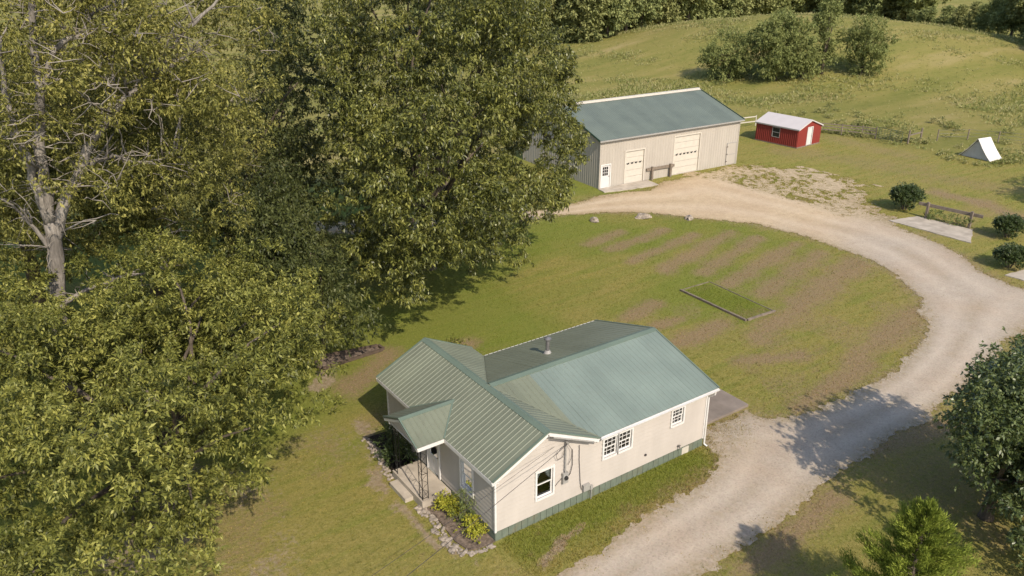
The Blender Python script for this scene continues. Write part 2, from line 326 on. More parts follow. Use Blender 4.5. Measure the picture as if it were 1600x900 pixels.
OAK=[(5.8,14.9,8.0,1.3),(10.8,18.0,4.0,2.3),(3.6,13.9,10.5,1.7),(12.2,31.4,11.6,1.7),(5.8,21.3,18.1,1.9),(9.7,29.3,4.9,2.1),(5.0,15.8,12.0,1.6),(3.9,13.0,8.3,1.4),(8.1,22.3,18.1,1.3),(15.8,23.0,6.2,1.2),(8.6,23.6,17.0,2.1),(5.7,22.2,14.8,1.4),(12.3,24.2,18.0,2.2),(10.0,15.3,17.4,1.5),(6.6,27.4,8.2,1.2),(16.5,29.4,7.4,1.5),(12.8,15.6,12.6,2.0),(9.7,32.5,8.5,1.7),(3.2,18.5,12.1,1.5),(7.5,18.2,13.8,1.4),(11.6,27.1,14.1,1.6),(4.1,20.8,17.6,1.6),(7.6,15.6,13.3,2.1),(17.9,24.2,9.5,1.8),(5.3,17.3,4.8,2.2),(13.9,25.5,13.3,2.0),(8.9,20.2,2.9,1.4),(16.3,25.1,10.2,1.4),(17.5,26.2,13.2,2.2),(2.9,18.4,15.9,1.2),(7.5,11.0,7.7,2.1),(4.1,21.1,6.5,1.3),(15.1,16.8,10.3,1.9),(9.8,28.7,11.2,1.5),(12.9,26.1,14.2,1.8),(14.8,30.8,10.5,2.0),(7.8,29.3,11.4,1.5),(16.4,27.7,5.8,1.6),(17.9,27.6,6.2,2.1),(16.8,22.3,6.0,1.5),(7.0,17.6,18.8,1.3),(8.7,27.9,2.4,1.4),(13.8,29.1,5.5,1.7),(11.1,26.1,13.9,1.2),(18.9,21.9,12.2,1.9),(19.3,26.1,13.7,1.5),(20.8,23.3,6.6,1.3),(9.6,22.5,2.9,2.3),(17.0,23.1,15.9,1.4),(15.8,25.5,15.3,1.3),(18.2,21.6,14.2,1.3),(13.2,25.4,3.3,1.5),(14.6,28.8,7.8,1.4),(4.6,20.9,13.2,1.6),(18.8,21.6,5.3,1.5),(12.3,20.5,19.0,1.4),(8.0,27.9,7.3,1.3),(15.0,28.7,15.9,1.4),(7.8,24.9,14.8,1.4),(9.8,32.0,4.1,1.9),(16.3,28.5,3.7,1.7),(4.3,17.7,10.5,2.1),(12.1,15.5,7.0,1.7),(8.7,17.6,14.8,2.0),(9.8,18.3,3.0,1.4),(10.4,17.5,17.5,1.8),(8.8,13.3,8.3,2.1),(13.1,18.0,18.0,1.4),(5.4,15.7,3.5,1.3),(8.8,14.3,11.4,2.2),(8.8,14.9,5.6,1.3),(10.8,27.1,17.4,1.4),(8.5,28.2,17.8,2.3),(9.7,15.4,6.3,1.8),(18.1,21.0,10.7,1.9),(4.1,18.5,4.0,1.2),(16.8,18.7,10.4,1.2),(11.9,28.0,8.6,1.5),(10.7,32.9,7.4,2.1),(11.8,16.0,11.1,1.4),(9.6,27.9,16.4,1.3),(7.8,28.3,16.3,2.0),(11.2,27.3,3.5,1.3),(3.4,14.2,4.1,1.7),(7.0,16.6,5.7,1.9),(17.9,20.6,12.8,1.3),(11.4,31.3,7.6,2.0),(3.8,13.2,6.1,1.3),(8.2,27.3,13.7,1.4),(12.9,27.0,6.4,2.2),(4.8,17.2,7.2,1.8),(4.4,23.0,14.0,1.2),(18.0,25.2,12.2,1.3),(17.1,26.8,3.6,2.2),(5.4,23.7,4.0,1.3),(3.6,16.6,9.6,1.8),(5.1,12.3,12.3,1.4),(9.8,29.4,10.0,1.4),(7.5,19.2,14.6,2.2),(16.4,26.7,4.9,1.7),(13.9,22.5,15.5,1.4),(12.3,20.1,15.2,1.7),(20.0,22.3,12.0,1.2),(9.5,24.9,18.8,2.1),(9.4,31.0,10.3,1.7),(20.1,23.6,8.2,1.6),(12.1,27.4,17.6,2.3),(7.1,14.2,9.8,1.7),(12.9,16.3,6.3,1.5),(3.8,15.2,8.1,1.6),(10.4,16.3,14.7,1.5),(15.1,29.0,9.5,1.5),(11.9,20.3,17.1,1.5),(4.5,17.5,11.5,1.2),(13.9,19.0,2.3,1.4),(9.4,32.9,9.4,1.3),(12.2,20.5,3.4,1.3),(13.6,30.9,9.8,1.3),(14.5,21.5,16.9,1.7),(8.3,23.6,14.9,1.3),(13.7,25.9,4.2,2.0),(5.5,13.4,11.6,2.1),(4.0,17.4,5.8,1.7),(18.1,25.9,7.0,1.3),(18.3,24.9,16.2,1.3),(15.1,26.2,14.5,1.7),(11.4,17.5,14.6,1.2),(13.6,15.5,11.9,1.5),(6.7,15.9,11.1,1.4),(15.2,23.9,17.6,1.9),(15.7,24.7,3.1,2.0),(13.7,29.8,14.6,2.3),(18.6,25.8,10.4,2.1),(8.8,31.3,12.8,1.3),(8.2,14.0,6.6,1.6),(14.0,31.4,12.9,1.7),(5.5,16.9,10.4,1.8),(6.4,11.3,9.6,1.2),(8.4,27.6,6.1,2.1),(16.9,24.5,8.2,2.2),(13.0,14.9,7.7,1.3),(5.2,13.6,9.1,1.5),(9.8,29.8,8.2,2.0),(16.3,27.1,9.4,1.4),(11.3,29.0,10.8,2.3),(10.8,28.4,8.3,1.3),(11.0,14.8,17.6,1.6),(8.1,12.8,12.5,1.4),(18.0,29.6,7.6,1.4),(13.2,24.5,3.9,1.3),(5.8,17.8,12.3,2.2),(3.7,16.3,6.8,2.0),(11.9,14.7,15.4,1.8),(12.4,17.5,4.5,1.5),(6.4,13.5,6.0,1.6),(11.7,32.4,6.3,2.0),(5.6,18.3,3.3,1.9),(13.7,20.9,14.9,2.1),(12.5,30.7,4.8,1.2),(7.8,21.2,2.2,1.3),(12.5,16.6,15.9,1.8),(19.1,25.9,11.8,1.5),(5.1,11.6,7.4,1.6),(12.2,25.1,15.6,1.3),(9.4,29.6,12.6,1.6),(16.1,23.3,14.7,2.2),(9.9,31.1,14.5,1.6),(6.8,22.9,3.3,2.0),(10.5,23.5,18.4,1.4),(10.0,14.0,12.9,2.0),(5.7,12.8,5.9,1.3),(11.1,16.2,12.7,1.3),(18.4,22.2,9.6,1.5),(15.1,19.6,12.4,1.3),(10.2,15.4,7.2,1.2),(10.6,28.1,3.6,1.3),(8.8,14.6,12.7,1.3),(12.6,13.5,14.1,1.3),(13.4,28.1,11.5,1.7),(12.9,18.7,15.4,1.2),(8.1,15.1,16.5,1.8),(12.0,19.1,14.4,2.1),(14.3,19.1,16.0,1.3),(7.3,22.9,15.0,1.9),(18.7,25.7,3.7,1.9),(7.3,29.5,8.7,1.5),(6.3,24.2,14.4,1.6),(16.3,25.2,14.2,1.7),(8.5,30.1,6.5,1.5),(9.5,31.4,6.9,1.2)]
OAK2=[(18.3,20.7,4.5,0.8),(20.7,22.5,8.7,0.6),(16.7,18.2,6.2,0.6),(21.6,22.4,6.8,0.7),(21.4,22.4,7.4,0.7),(20.6,21.6,6.8,0.7),(20.8,23.0,5.1,0.9),(19.5,20.8,8.2,0.9),(19.6,21.3,5.7,0.9),(19.2,21.7,4.4,0.8),(21.7,22.1,7.9,0.6),(17.3,18.1,7.7,0.7),(19.3,21.8,3.4,0.7),(16.2,18.9,4.6,0.6),(18.3,19.5,5.5,0.6),(16.9,18.4,5.5,0.7),(18.5,20.0,5.4,0.6),(22.2,23.4,7.1,0.7),(17.6,18.8,6.0,0.8),(18.3,18.4,8.7,0.7),(19.1,19.8,7.2,0.8),(15.0,16.5,6.2,0.8)]
T1L=[(-10.0,14.9,15.4,1.9),(-10.0,20.5,12.2,1.3),(-6.9,18.3,12.6,1.7),(-2.1,14.9,17.6,1.6),(-7.9,23.0,10.1,1.3),(-5.7,17.7,11.5,1.8),(-2.4,25.4,9.9,2.0),(-9.5,23.3,9.2,1.6),(-11.9,22.4,14.7,1.3),(-6.3,19.6,13.6,2.0),(-0.0,24.7,9.0,1.2),(-0.1,21.5,14.1,1.5),(-8.5,22.6,11.7,1.5),(-2.9,17.0,13.7,1.6),(-7.0,24.9,7.7,1.3),(-5.2,20.0,14.5,1.3),(-12.3,14.4,11.4,1.3),(-5.7,17.3,7.5,1.5),(-4.0,22.6,14.0,1.9),(-6.6,24.3,9.1,1.1),(-3.7,24.6,15.9,1.7),(-6.6,14.6,17.0,1.1),(-12.1,23.6,11.4,1.1),(-6.9,18.9,8.7,1.4),(-6.9,23.0,14.3,1.2),(-1.8,19.2,16.7,1.4),(-2.2,24.9,15.6,1.3),(-10.5,18.9,7.6,1.2),(-10.3,17.7,16.6,1.6),(-8.9,18.7,19.3,1.5),(-1.1,20.8,9.1,1.4),(-2.0,20.6,19.2,1.5),(-10.4,19.6,18.0,1.6),(-11.4,24.4,12.0,1.4),(-4.9,14.4,10.5,1.6),(-10.1,21.0,8.4,1.3),(-10.2,14.5,17.2,1.7),(-8.2,18.2,16.6,1.2),(-4.5,16.9,8.0,1.2),(-4.1,17.3,18.0,1.3),(-9.6,19.1,7.4,1.5),(-7.4,18.7,17.1,1.5),(-11.0,22.6,6.8,1.3),(-3.4,15.9,15.8,1.2),(-5.1,21.1,17.6,1.9),(-5.5,18.6,8.9,1.1),(-6.3,18.4,19.7,1.7),(-4.5,13.2,9.4,1.4),(0.7,24.2,11.4,1.7),(-4.0,20.7,13.6,1.6),(-7.6,24.1,7.3,1.2),(-9.9,18.0,8.9,1.3),(-7.4,22.8,18.1,1.5),(-6.2,22.2,5.9,1.3),(-12.1,15.4,9.2,1.1),(-8.5,18.9,7.2,1.3),(-10.1,26.0,9.8,1.5),(-0.7,17.6,16.0,1.6),(0.0,18.5,18.9,1.3),(-5.3,22.7,14.8,1.8),(-9.7,21.0,14.3,1.7),(-13.5,18.9,8.9,1.6),(-12.2,19.2,9.8,1.7),(-12.7,21.0,13.7,1.3),(-11.0,17.8,17.6,1.1),(-3.8,18.7,19.7,1.2),(-11.3,18.1,9.6,1.2),(-9.6,19.3,13.6,1.4),(-2.2,23.1,12.4,1.1),(-10.9,16.7,19.1,1.4),(-2.9,20.7,8.2,1.6),(-8.1,24.5,13.1,1.2),(-11.3,21.0,13.5,1.9),(-12.7,23.7,13.0,1.6),(-8.4,15.8,17.9,1.7),(-3.5,21.7,6.7,1.1),(-6.2,16.7,16.9,1.5),(-5.3,18.2,12.7,1.6),(-7.9,19.4,12.1,1.4),(-3.8,14.9,15.5,1.6),(-7.5,23.8,14.2,1.7),(-5.9,19.8,9.3,1.9),(-9.9,26.4,10.8,1.3),(-10.9,21.0,11.6,1.2),(-11.9,17.5,14.1,1.8),(-6.1,19.0,11.7,1.5),(-3.4,17.2,17.1,1.6),(-8.6,19.2,17.7,1.4),(-7.4,19.5,10.5,1.7),(-6.5,20.7,17.1,1.9),(-8.3,20.6,14.4,1.7),(-10.8,24.3,7.7,1.3),(-10.0,19.2,10.6,1.7),(-6.7,26.5,10.5,1.2),(-9.7,23.1,18.2,1.7),(-4.5,19.2,13.9,1.4),(0.1,18.7,15.8,1.3),(-6.1,13.9,16.0,2.0),(-6.7,20.9,13.1,1.3),(-3.9,23.5,12.7,1.7),(-11.9,16.8,13.0,1.7),(-13.8,19.3,10.2,1.2),(-9.6,20.8,19.0,1.4),(-10.3,23.2,7.0,1.3),(-1.7,17.8,12.4,1.2),(-5.8,22.0,12.7,1.2),(-1.9,19.5,17.7,1.2),(-12.6,24.3,11.6,1.6),(-4.7,18.1,7.4,1.3),(-5.4,14.7,14.6,1.5),(-5.6,26.6,12.8,1.7),(-2.9,13.7,14.0,1.6),(-5.9,17.9,17.4,1.4),(-3.6,16.3,11.4,1.4),(-1.9,22.1,7.7,1.3),(-2.2,18.4,18.0,1.7),(-11.3,25.3,9.1,1.4),(-3.4,13.5,12.3,1.6),(-9.4,21.4,6.7,1.6),(-11.6,18.5,17.6,1.3),(-4.2,15.1,14.4,1.6),(-12.2,18.9,16.3,1.2),(-10.7,24.8,15.3,1.8),(-8.8,23.5,15.0,1.4),(-1.4,23.2,11.8,1.7),(-4.4,18.9,10.3,1.7),(-5.7,12.3,11.7,1.7),(-3.9,12.4,14.2,2.0),(-5.1,20.7,12.5,1.4),(-1.1,18.9,15.0,1.3),(-4.5,17.0,13.7,1.7),(-3.7,19.0,9.1,1.3),(-8.1,21.0,9.9,1.4),(-2.4,17.8,11.6,1.4),(-7.4,20.1,18.9,1.2)]
T3L=[(-10.7,11.6,5.5,1.2),(-13.4,13.1,7.5,1.0),(-7.4,2.4,6.3,1.6),(-10.3,12.3,4.2,1.5),(-13.0,10.5,6.1,1.2),(-6.0,14.4,8.1,1.1),(-5.6,12.5,6.9,1.8),(-9.0,11.9,4.9,1.6),(-3.0,17.1,5.5,1.1),(-8.5,8.7,8.5,1.2),(-7.6,11.9,2.6,1.0),(-3.5,15.4,5.1,1.7),(-2.8,15.4,3.0,1.2),(-4.2,6.7,6.3,1.1),(-15.5,1.8,3.4,1.4),(-3.3,6.8,5.6,1.3),(-6.5,6.8,6.2,1.5),(-11.7,0.3,8.2,1.5),(-8.8,10.0,3.9,1.6),(-11.4,17.0,3.4,1.6),(-8.2,9.1,7.3,1.1),(-14.2,13.1,5.7,1.4),(-12.6,5.9,4.9,1.0),(-14.8,4.3,5.5,1.4),(-11.1,0.7,4.8,1.3),(-3.5,7.6,7.6,1.5),(-8.5,5.6,5.0,1.8),(-13.4,14.8,7.9,1.1),(-10.7,11.6,6.9,1.6),(-10.7,-1.0,7.1,1.0),(-14.4,8.8,5.1,1.5),(-9.1,3.0,4.0,1.7),(-7.0,9.7,5.4,1.3),(-9.0,13.8,7.9,1.5),(-12.4,11.6,4.1,1.0),(-12.2,16.4,5.0,1.1),(-7.0,15.0,7.5,1.6),(-14.8,1.1,5.9,1.0),(-13.7,1.2,4.5,1.7),(-6.0,7.5,4.4,1.4),(-12.5,4.7,2.9,1.3),(-5.1,4.8,5.4,1.2),(-13.9,6.3,4.2,1.4),(-11.4,-1.0,4.2,1.1),(-9.3,4.1,3.0,1.5),(-8.4,4.3,4.5,1.1),(-11.6,14.7,7.7,1.1),(-12.0,18.2,6.6,1.0),(-4.2,9.2,8.7,1.1),(-4.2,16.6,6.9,1.4),(-12.4,-2.4,4.9,1.2),(-11.8,16.2,5.8,1.6),(-4.7,7.5,5.7,1.5),(-11.5,11.7,3.2,1.1),(-5.3,10.5,3.3,1.6),(-13.3,11.0,2.9,1.0),(-7.1,16.1,4.6,1.1),(-5.5,12.3,4.7,1.0),(-10.9,2.3,5.8,1.3),(-8.9,6.1,7.2,1.3),(-13.4,11.4,8.7,1.3),(-11.6,15.3,4.6,1.1),(-7.6,17.3,4.2,1.5),(-3.7,8.2,5.1,1.0),(-13.2,2.8,4.0,1.4),(-14.9,2.6,4.4,1.0),(-6.5,15.3,4.7,1.7),(-7.0,3.8,4.1,1.2),(-12.4,3.5,6.8,1.2),(-10.6,-2.0,5.4,1.0),(-12.2,3.3,4.0,1.3),(-15.2,7.5,8.2,1.1),(-8.6,13.2,3.4,1.0),(-5.7,13.4,2.5,1.1),(-8.7,8.5,4.3,1.5),(-14.4,16.4,6.5,1.6),(-11.7,9.6,7.2,1.2),(-5.4,8.9,5.4,1.8),(-6.1,10.8,5.1,1.4),(-11.3,12.3,6.0,1.8),(-11.8,1.5,7.6,1.3),(-7.0,12.2,4.2,1.6),(-9.6,4.8,7.5,1.2),(-6.4,10.2,6.8,1.8),(-13.9,5.3,6.5,1.0),(-7.4,9.4,6.5,1.1),(-15.3,12.8,3.6,1.4),(-14.3,7.2,4.9,1.6),(-10.9,14.9,4.6,1.1),(-5.0,15.2,4.5,1.1),(-4.8,9.4,6.6,1.8),(-3.1,10.1,6.1,1.2),(-15.4,12.1,5.5,1.4),(-15.6,11.3,6.4,1.3),(-12.3,11.1,8.0,1.5),(-10.3,3.1,4.9,1.2),(-4.3,7.4,6.8,1.2),(-11.5,12.3,4.4,1.5),(-9.7,10.0,8.1,1.0),(-13.0,10.3,4.5,1.6),(-2.5,15.5,4.2,1.1),(-11.0,17.8,4.2,1.7),(-7.5,13.0,2.7,1.5),(-9.6,8.1,4.8,1.1),(-10.3,13.4,3.5,1.4),(-7.9,1.4,8.4,1.4),(-7.1,11.7,8.7,1.6),(-6.1,12.9,3.5,1.5),(-6.7,6.7,3.9,1.1),(-1.7,11.3,4.5,1.6),(-9.5,15.8,3.6,1.0),(-7.1,9.0,3.1,1.7),(-12.9,8.9,3.8,1.7),(-5.0,5.5,6.6,1.2),(-7.9,15.5,4.8,1.5),(-14.4,15.0,7.5,1.0),(-7.1,6.6,3.2,1.3),(-7.9,11.4,5.9,1.1),(-9.8,10.7,6.4,1.7),(-6.8,13.9,2.8,1.2),(-7.6,7.3,5.1,1.7),(-13.5,12.6,6.6,1.7),(-10.9,8.1,6.6,1.1),(-10.4,5.3,4.5,1.3),(-12.8,9.6,8.3,1.1),(-13.0,2.2,2.5,1.2),(-9.8,18.9,3.3,1.2),(-9.5,3.7,5.8,1.8),(-10.3,-0.1,8.2,1.5),(-11.0,2.9,3.0,1.6),(-9.3,7.1,5.8,1.6),(-1.4,13.4,4.1,1.0),(-10.2,8.8,3.5,1.4),(-10.9,6.1,5.6,1.0),(-6.5,11.8,3.2,1.1),(-3.9,11.6,5.8,1.7),(-13.9,3.2,3.7,1.0),(-8.2,15.0,3.7,1.5),(-13.3,0.7,5.2,1.1),(-5.0,5.8,7.8,1.7),(-5.9,7.2,7.6,1.1),(-11.7,6.2,3.2,1.4),(-12.9,-1.6,6.1,1.1),(-12.1,14.1,4.1,1.6),(-11.8,7.9,6.1,1.3),(-8.1,19.1,4.8,1.5),(-6.6,2.6,8.2,1.1),(-14.7,11.4,2.8,1.0),(-12.9,4.0,7.7,1.4),(-8.6,10.6,6.1,1.8),(-10.1,6.6,3.1,1.2),(-12.3,7.9,8.3,1.5),(-9.9,8.4,7.3,1.4),(-8.4,10.5,8.6,1.1),(-5.7,13.4,4.6,1.5),(-9.8,3.7,7.5,1.7),(-14.4,15.4,4.5,1.6),(-14.8,-0.4,4.8,1.4),(-8.7,14.0,5.8,1.4),(-11.2,7.1,6.1,1.1),(-12.0,6.9,4.6,1.5),(-8.1,13.6,4.4,1.3),(-15.4,8.2,3.5,1.7),(-12.6,-1.1,3.4,1.2),(-3.8,12.4,3.8,1.7),(-5.3,8.7,7.7,1.6),(-12.6,4.8,6.9,1.6),(-6.1,8.7,4.7,1.3),(-12.3,16.6,7.8,1.3),(-4.4,13.0,7.0,1.1)]
T5L=[(6.8,33.3,12.9,2.2),(2.3,27.4,3.3,1.7),(4.3,28.9,15.8,1.9),(4.8,29.0,7.0,1.9),(5.9,34.8,3.8,1.6),(8.0,35.3,10.3,2.1),(7.2,36.0,8.9,2.2),(3.2,28.7,9.7,1.8),(7.1,34.5,16.6,1.5),(4.5,31.5,11.9,1.9),(4.9,35.7,6.4,1.8),(3.8,32.8,4.1,1.7),(6.8,32.9,3.7,1.7),(5.1,28.1,4.1,1.5),(8.1,34.2,14.5,1.8),(5.5,29.3,5.6,1.9),(6.5,37.0,13.8,1.8),(5.4,32.1,15.3,1.9),(6.4,32.9,17.7,1.8),(6.2,33.1,5.5,2.3),(6.0,34.4,8.8,2.2),(3.8,28.3,13.2,1.8),(8.2,35.0,7.1,1.7),(5.7,37.8,9.9,1.5),(7.4,35.9,5.3,2.2),(4.5,27.8,5.8,2.3),(2.6,29.5,6.2,1.5),(4.5,31.1,7.3,1.6),(5.1,32.7,9.6,1.6),(3.5,29.1,4.3,2.0),(6.3,34.5,14.5,1.7),(3.1,30.5,4.5,1.8),(3.7,32.5,7.8,1.7),(5.8,36.8,4.8,2.3),(5.9,31.4,11.9,2.4),(5.0,35.5,9.1,1.5),(5.3,30.3,15.5,2.1),(7.0,31.6,16.0,1.7),(4.5,30.3,3.9,1.6),(7.4,35.4,14.5,2.1),(5.5,32.8,13.8,1.9),(3.9,30.8,9.3,2.2),(4.6,27.9,8.2,1.6),(6.1,36.5,11.5,2.0),(2.4,27.0,7.9,1.6),(4.2,33.8,7.3,1.6),(4.7,33.8,3.4,1.8),(6.2,33.7,16.4,1.6),(7.4,33.1,9.9,1.7),(4.6,27.6,12.1,2.2),(6.6,35.3,6.7,2.3),(7.4,34.6,3.6,1.9),(5.7,38.2,6.0,1.7),(5.1,34.6,5.5,1.9),(4.8,32.7,10.9,1.6),(3.0,27.2,9.4,1.6),(5.2,33.9,10.3,2.4),(7.7,36.4,11.4,2.0),(5.5,30.1,11.7,1.5)]
T4L=[(-0.4,19.4,5.2,1.1),(0.7,20.1,3.0,1.2),(-1.4,18.2,8.3,1.3),(1.1,22.9,5.4,1.0),(-0.9,19.7,6.4,1.0),(-0.6,23.6,8.1,1.3),(-1.4,17.7,4.5,1.3),(-0.3,17.5,4.2,1.2),(-1.9,20.1,5.1,1.0),(-0.2,16.9,7.8,1.1),(1.0,16.2,3.7,1.2),(1.1,18.4,5.1,1.4),(1.9,23.8,7.1,1.1),(0.7,16.6,2.5,1.3),(-1.6,23.2,5.8,1.0),(-2.9,16.9,8.9,1.0),(1.5,14.9,2.5,1.0),(-1.6,21.5,8.0,1.0),(1.5,19.2,4.3,1.3),(-0.5,21.3,7.6,0.9),(-1.7,20.1,5.8,1.0),(-0.6,19.9,7.6,1.1),(1.5,23.8,4.9,1.4),(-2.3,15.0,8.2,1.1),(-0.3,17.6,2.9,1.0),(-1.3,14.2,6.6,1.0),(-0.1,19.0,9.3,0.9),(-1.5,21.7,6.8,1.3),(-1.1,19.7,4.4,1.4),(1.0,23.9,7.1,1.5),(0.4,21.2,5.7,1.3),(-0.8,16.1,4.5,1.1),(0.1,12.8,4.0,1.4),(0.3,18.3,4.0,1.3),(0.5,23.0,2.6,1.2),(-0.0,14.5,5.3,1.5),(-0.6,17.5,6.8,1.0),(-0.6,23.6,4.6,0.9),(2.0,21.3,4.9,1.4),(-1.1,20.7,5.8,1.2),(0.8,19.1,4.9,1.0),(-2.2,14.9,6.6,1.2),(2.0,20.4,4.2,1.3),(-0.4,19.3,7.0,1.2),(1.2,15.4,2.1,1.0),(-0.7,18.6,5.6,1.0),(1.0,22.1,5.7,1.0),(-0.5,22.5,5.9,1.0),(-0.5,21.3,4.5,0.9),(0.4,19.2,6.2,1.0)]
RTL=[(17.1,-7.4,3.3,0.7),(16.2,-9.1,2.2,0.8),(16.9,-8.8,3.3,1.0),(17.9,-8.9,4.7,0.6),(16.2,-10.6,3.5,1.0),(16.8,-8.8,2.0,0.9),(13.8,-11.5,2.2,1.0),(18.5,-9.2,6.1,0.8),(16.2,-10.4,2.4,0.7),(16.9,-9.1,5.7,0.8),(15.6,-8.8,5.2,0.7),(13.9,-10.5,6.5,0.7),(19.3,-9.9,3.1,0.7),(14.5,-8.5,4.3,0.8),(16.0,-10.5,5.2,0.8),(15.6,-10.0,5.0,0.7),(14.8,-10.0,2.5,1.0),(12.5,-9.8,4.1,0.6),(14.4,-11.8,3.6,0.7),(17.2,-10.0,6.0,0.8),(15.6,-8.3,2.7,0.8),(14.2,-11.9,5.3,0.8),(19.3,-7.6,4.7,1.0),(16.9,-9.1,6.8,0.7),(17.4,-11.1,3.7,0.8),(16.0,-11.7,4.4,0.7),(14.1,-12.7,4.8,0.8),(17.4,-12.0,2.3,0.8),(16.6,-11.9,5.8,0.6),(17.7,-10.5,3.4,0.8),(16.8,-9.6,6.0,0.7),(17.1,-9.9,4.6,0.7),(16.4,-9.7,3.1,0.6),(17.8,-9.2,5.1,0.9),(14.1,-12.4,3.2,0.9),(14.7,-12.1,2.6,0.8),(15.4,-9.9,6.5,1.0),(18.0,-9.7,5.8,0.9),(16.6,-9.3,3.0,0.8),(16.1,-8.7,4.1,0.8),(16.5,-11.2,5.2,0.7),(16.2,-8.7,6.2,0.6),(15.0,-12.3,4.7,1.0),(13.6,-10.5,5.6,0.7),(13.4,-9.3,6.4,0.7),(13.4,-10.1,3.7,0.6),(19.1,-10.2,4.9,0.7),(17.9,-8.2,4.3,1.0),(17.8,-8.1,2.2,0.6),(15.4,-11.5,5.5,0.7),(18.3,-10.8,5.0,0.9),(17.4,-10.6,3.1,0.6),(15.3,-10.2,3.0,0.7),(19.5,-7.7,4.0,0.7),(18.8,-7.4,3.4,1.0),(17.6,-7.5,2.2,0.7),(16.8,-12.0,5.1,0.6),(19.3,-8.7,2.1,0.7),(16.5,-9.9,2.4,0.9),(13.8,-11.8,1.6,0.8),(14.6,-10.4,4.1,0.7),(15.7,-11.2,6.3,0.6),(13.8,-10.5,4.6,0.7),(17.7,-9.1,4.3,0.9),(18.9,-10.9,4.8,0.8),(14.8,-10.3,5.5,0.9),(15.9,-8.4,5.1,0.8),(14.1,-11.1,6.2,0.6),(16.6,-10.2,1.1,1.0),(15.3,-10.5,1.3,0.9),(14.5,-9.7,4.2,0.7),(15.2,-8.6,3.8,0.6),(15.9,-11.6,5.9,0.6),(14.5,-9.8,7.1,0.6),(16.3,-12.8,2.9,0.7),(18.9,-8.5,5.3,1.0),(17.2,-8.8,2.7,0.9),(14.0,-11.8,4.5,0.8),(17.9,-9.6,2.5,1.0),(16.9,-8.9,4.9,0.7),(18.2,-10.4,4.0,0.7),(16.2,-11.1,4.5,1.0),(17.4,-10.5,2.2,0.7),(15.4,-10.6,3.3,0.7),(17.0,-10.8,6.0,0.7),(16.2,-11.5,3.9,0.7),(16.4,-9.8,3.6,0.7),(13.3,-9.4,4.9,1.0),(14.4,-10.7,4.6,0.8),(17.9,-11.3,5.0,0.7),(16.8,-8.9,4.3,1.0),(17.2,-11.0,4.5,0.9),(18.6,-11.0,2.7,1.0),(13.9,-12.3,4.2,0.8),(18.7,-9.2,1.7,1.0),(15.1,-11.4,4.8,0.8),(16.2,-9.3,5.8,0.7),(13.8,-9.7,5.7,1.0),(15.3,-9.6,2.6,0.8),(17.0,-9.5,2.2,0.7),(17.7,-8.5,1.4,0.7),(15.3,-12.6,2.6,1.0),(15.5,-12.0,5.8,0.7),(17.1,-9.6,3.2,0.9),(14.1,-9.8,4.7,0.7),(15.9,-12.0,3.6,0.7),(17.4,-8.8,1.0,0.7),(12.8,-10.0,5.5,0.7),(19.1,-9.6,4.6,0.8),(17.5,-7.4,2.8,0.9),(17.4,-7.7,4.1,0.8),(17.9,-7.4,4.3,0.7),(14.5,-8.9,5.5,0.9),(19.1,-9.0,3.3,1.0),(18.0,-9.5,3.5,0.9),(15.5,-11.1,4.7,0.6),(16.5,-9.6,6.5,0.7),(15.5,-8.7,5.9,0.9),(16.1,-12.1,4.0,0.6),(12.6,-11.6,3.8,0.9)]
FOREST=[(69.7,123.0,15.8),(72.5,129.4,15.3),(80.7,142.4,18.4),(71.6,121.0,16.0),(78.2,133.0,14.2),(80.7,137.5,13.4),(74.6,120.0,18.2),(79.9,127.1,13.1),(84.1,134.4,13.3),(77.8,120.2,16.9),(82.2,127.5,15.8),(86.9,133.8,16.4),(82.3,119.8,17.8),(83.3,123.7,19.0),(90.9,134.3,16.7),(84.6,118.3,13.6),(88.9,124.0,16.3),(92.2,128.5,14.5),(85.0,112.9,14.4),(90.8,121.6,15.4),(93.9,127.3,17.9),(87.6,112.8,8.9),(89.6,108.9,7.3),(90.3,106.2,16.1),(95.3,113.6,15.9),(103.2,123.8,16.6),(96.4,108.2,15.6),(100.7,112.9,17.6),(106.4,119.0,14.8),(96.1,105.1,13.3),(105.3,114.0,13.0),(107.5,116.5,18.2),(103.1,107.6,13.3),(108.9,113.1,17.9),(117.0,123.2,16.5),(108.6,109.1,13.5),(114.6,115.4,16.2),(122.7,122.2,14.3),(118.2,113.8,19.0),(123.2,117.7,16.5),(128.2,125.4,14.9),(122.4,113.4,17.8),(131.6,121.2,17.5),(138.5,129.2,17.6),(128.8,115.6,17.4),(135.8,123.3,16.1),(141.2,128.9,15.7),(137.6,119.6,14.9),(142.6,125.5,13.8),(154.1,133.0,13.8),(143.8,120.0,14.2),(153.9,129.3,15.8),(156.3,131.3,18.4),(149.8,121.8,14.6),(161.5,129.0,18.0),(164.9,132.3,13.4),(157.9,123.2,16.3),(162.9,126.0,18.0),(171.4,134.4,16.3),(166.5,125.2,16.1),(176.5,131.3,14.2),(179.7,136.7,15.6),(174.0,126.6,13.2),(177.8,129.0,18.4),(189.7,137.1,18.7),(179.9,126.9,15.6),(191.4,133.8,14.9),(199.5,139.0,15.6),(186.6,127.5,17.8),(193.8,130.2,14.9),(197.1,132.1,14.0),(183.3,118.8,17.8),(194.4,127.6,16.9),(197.9,129.4,14.4),(186.8,116.2,13.2),(193.2,122.2,18.4),(205.5,128.1,15.2),(191.6,116.1,13.1),(197.0,118.3,16.3),(205.0,125.4,18.0),(185.6,108.4,14.7),(202.8,116.4,13.3),(203.2,117.5,15.3),(189.7,106.4,17.7),(193.5,109.0,13.2),(204.2,114.9,19.0),(190.1,100.4,16.3),(199.8,108.6,13.8),(202.8,109.1,16.2),(189.9,97.2,17.5),(197.2,100.9,15.7),(208.1,107.5,18.7)]
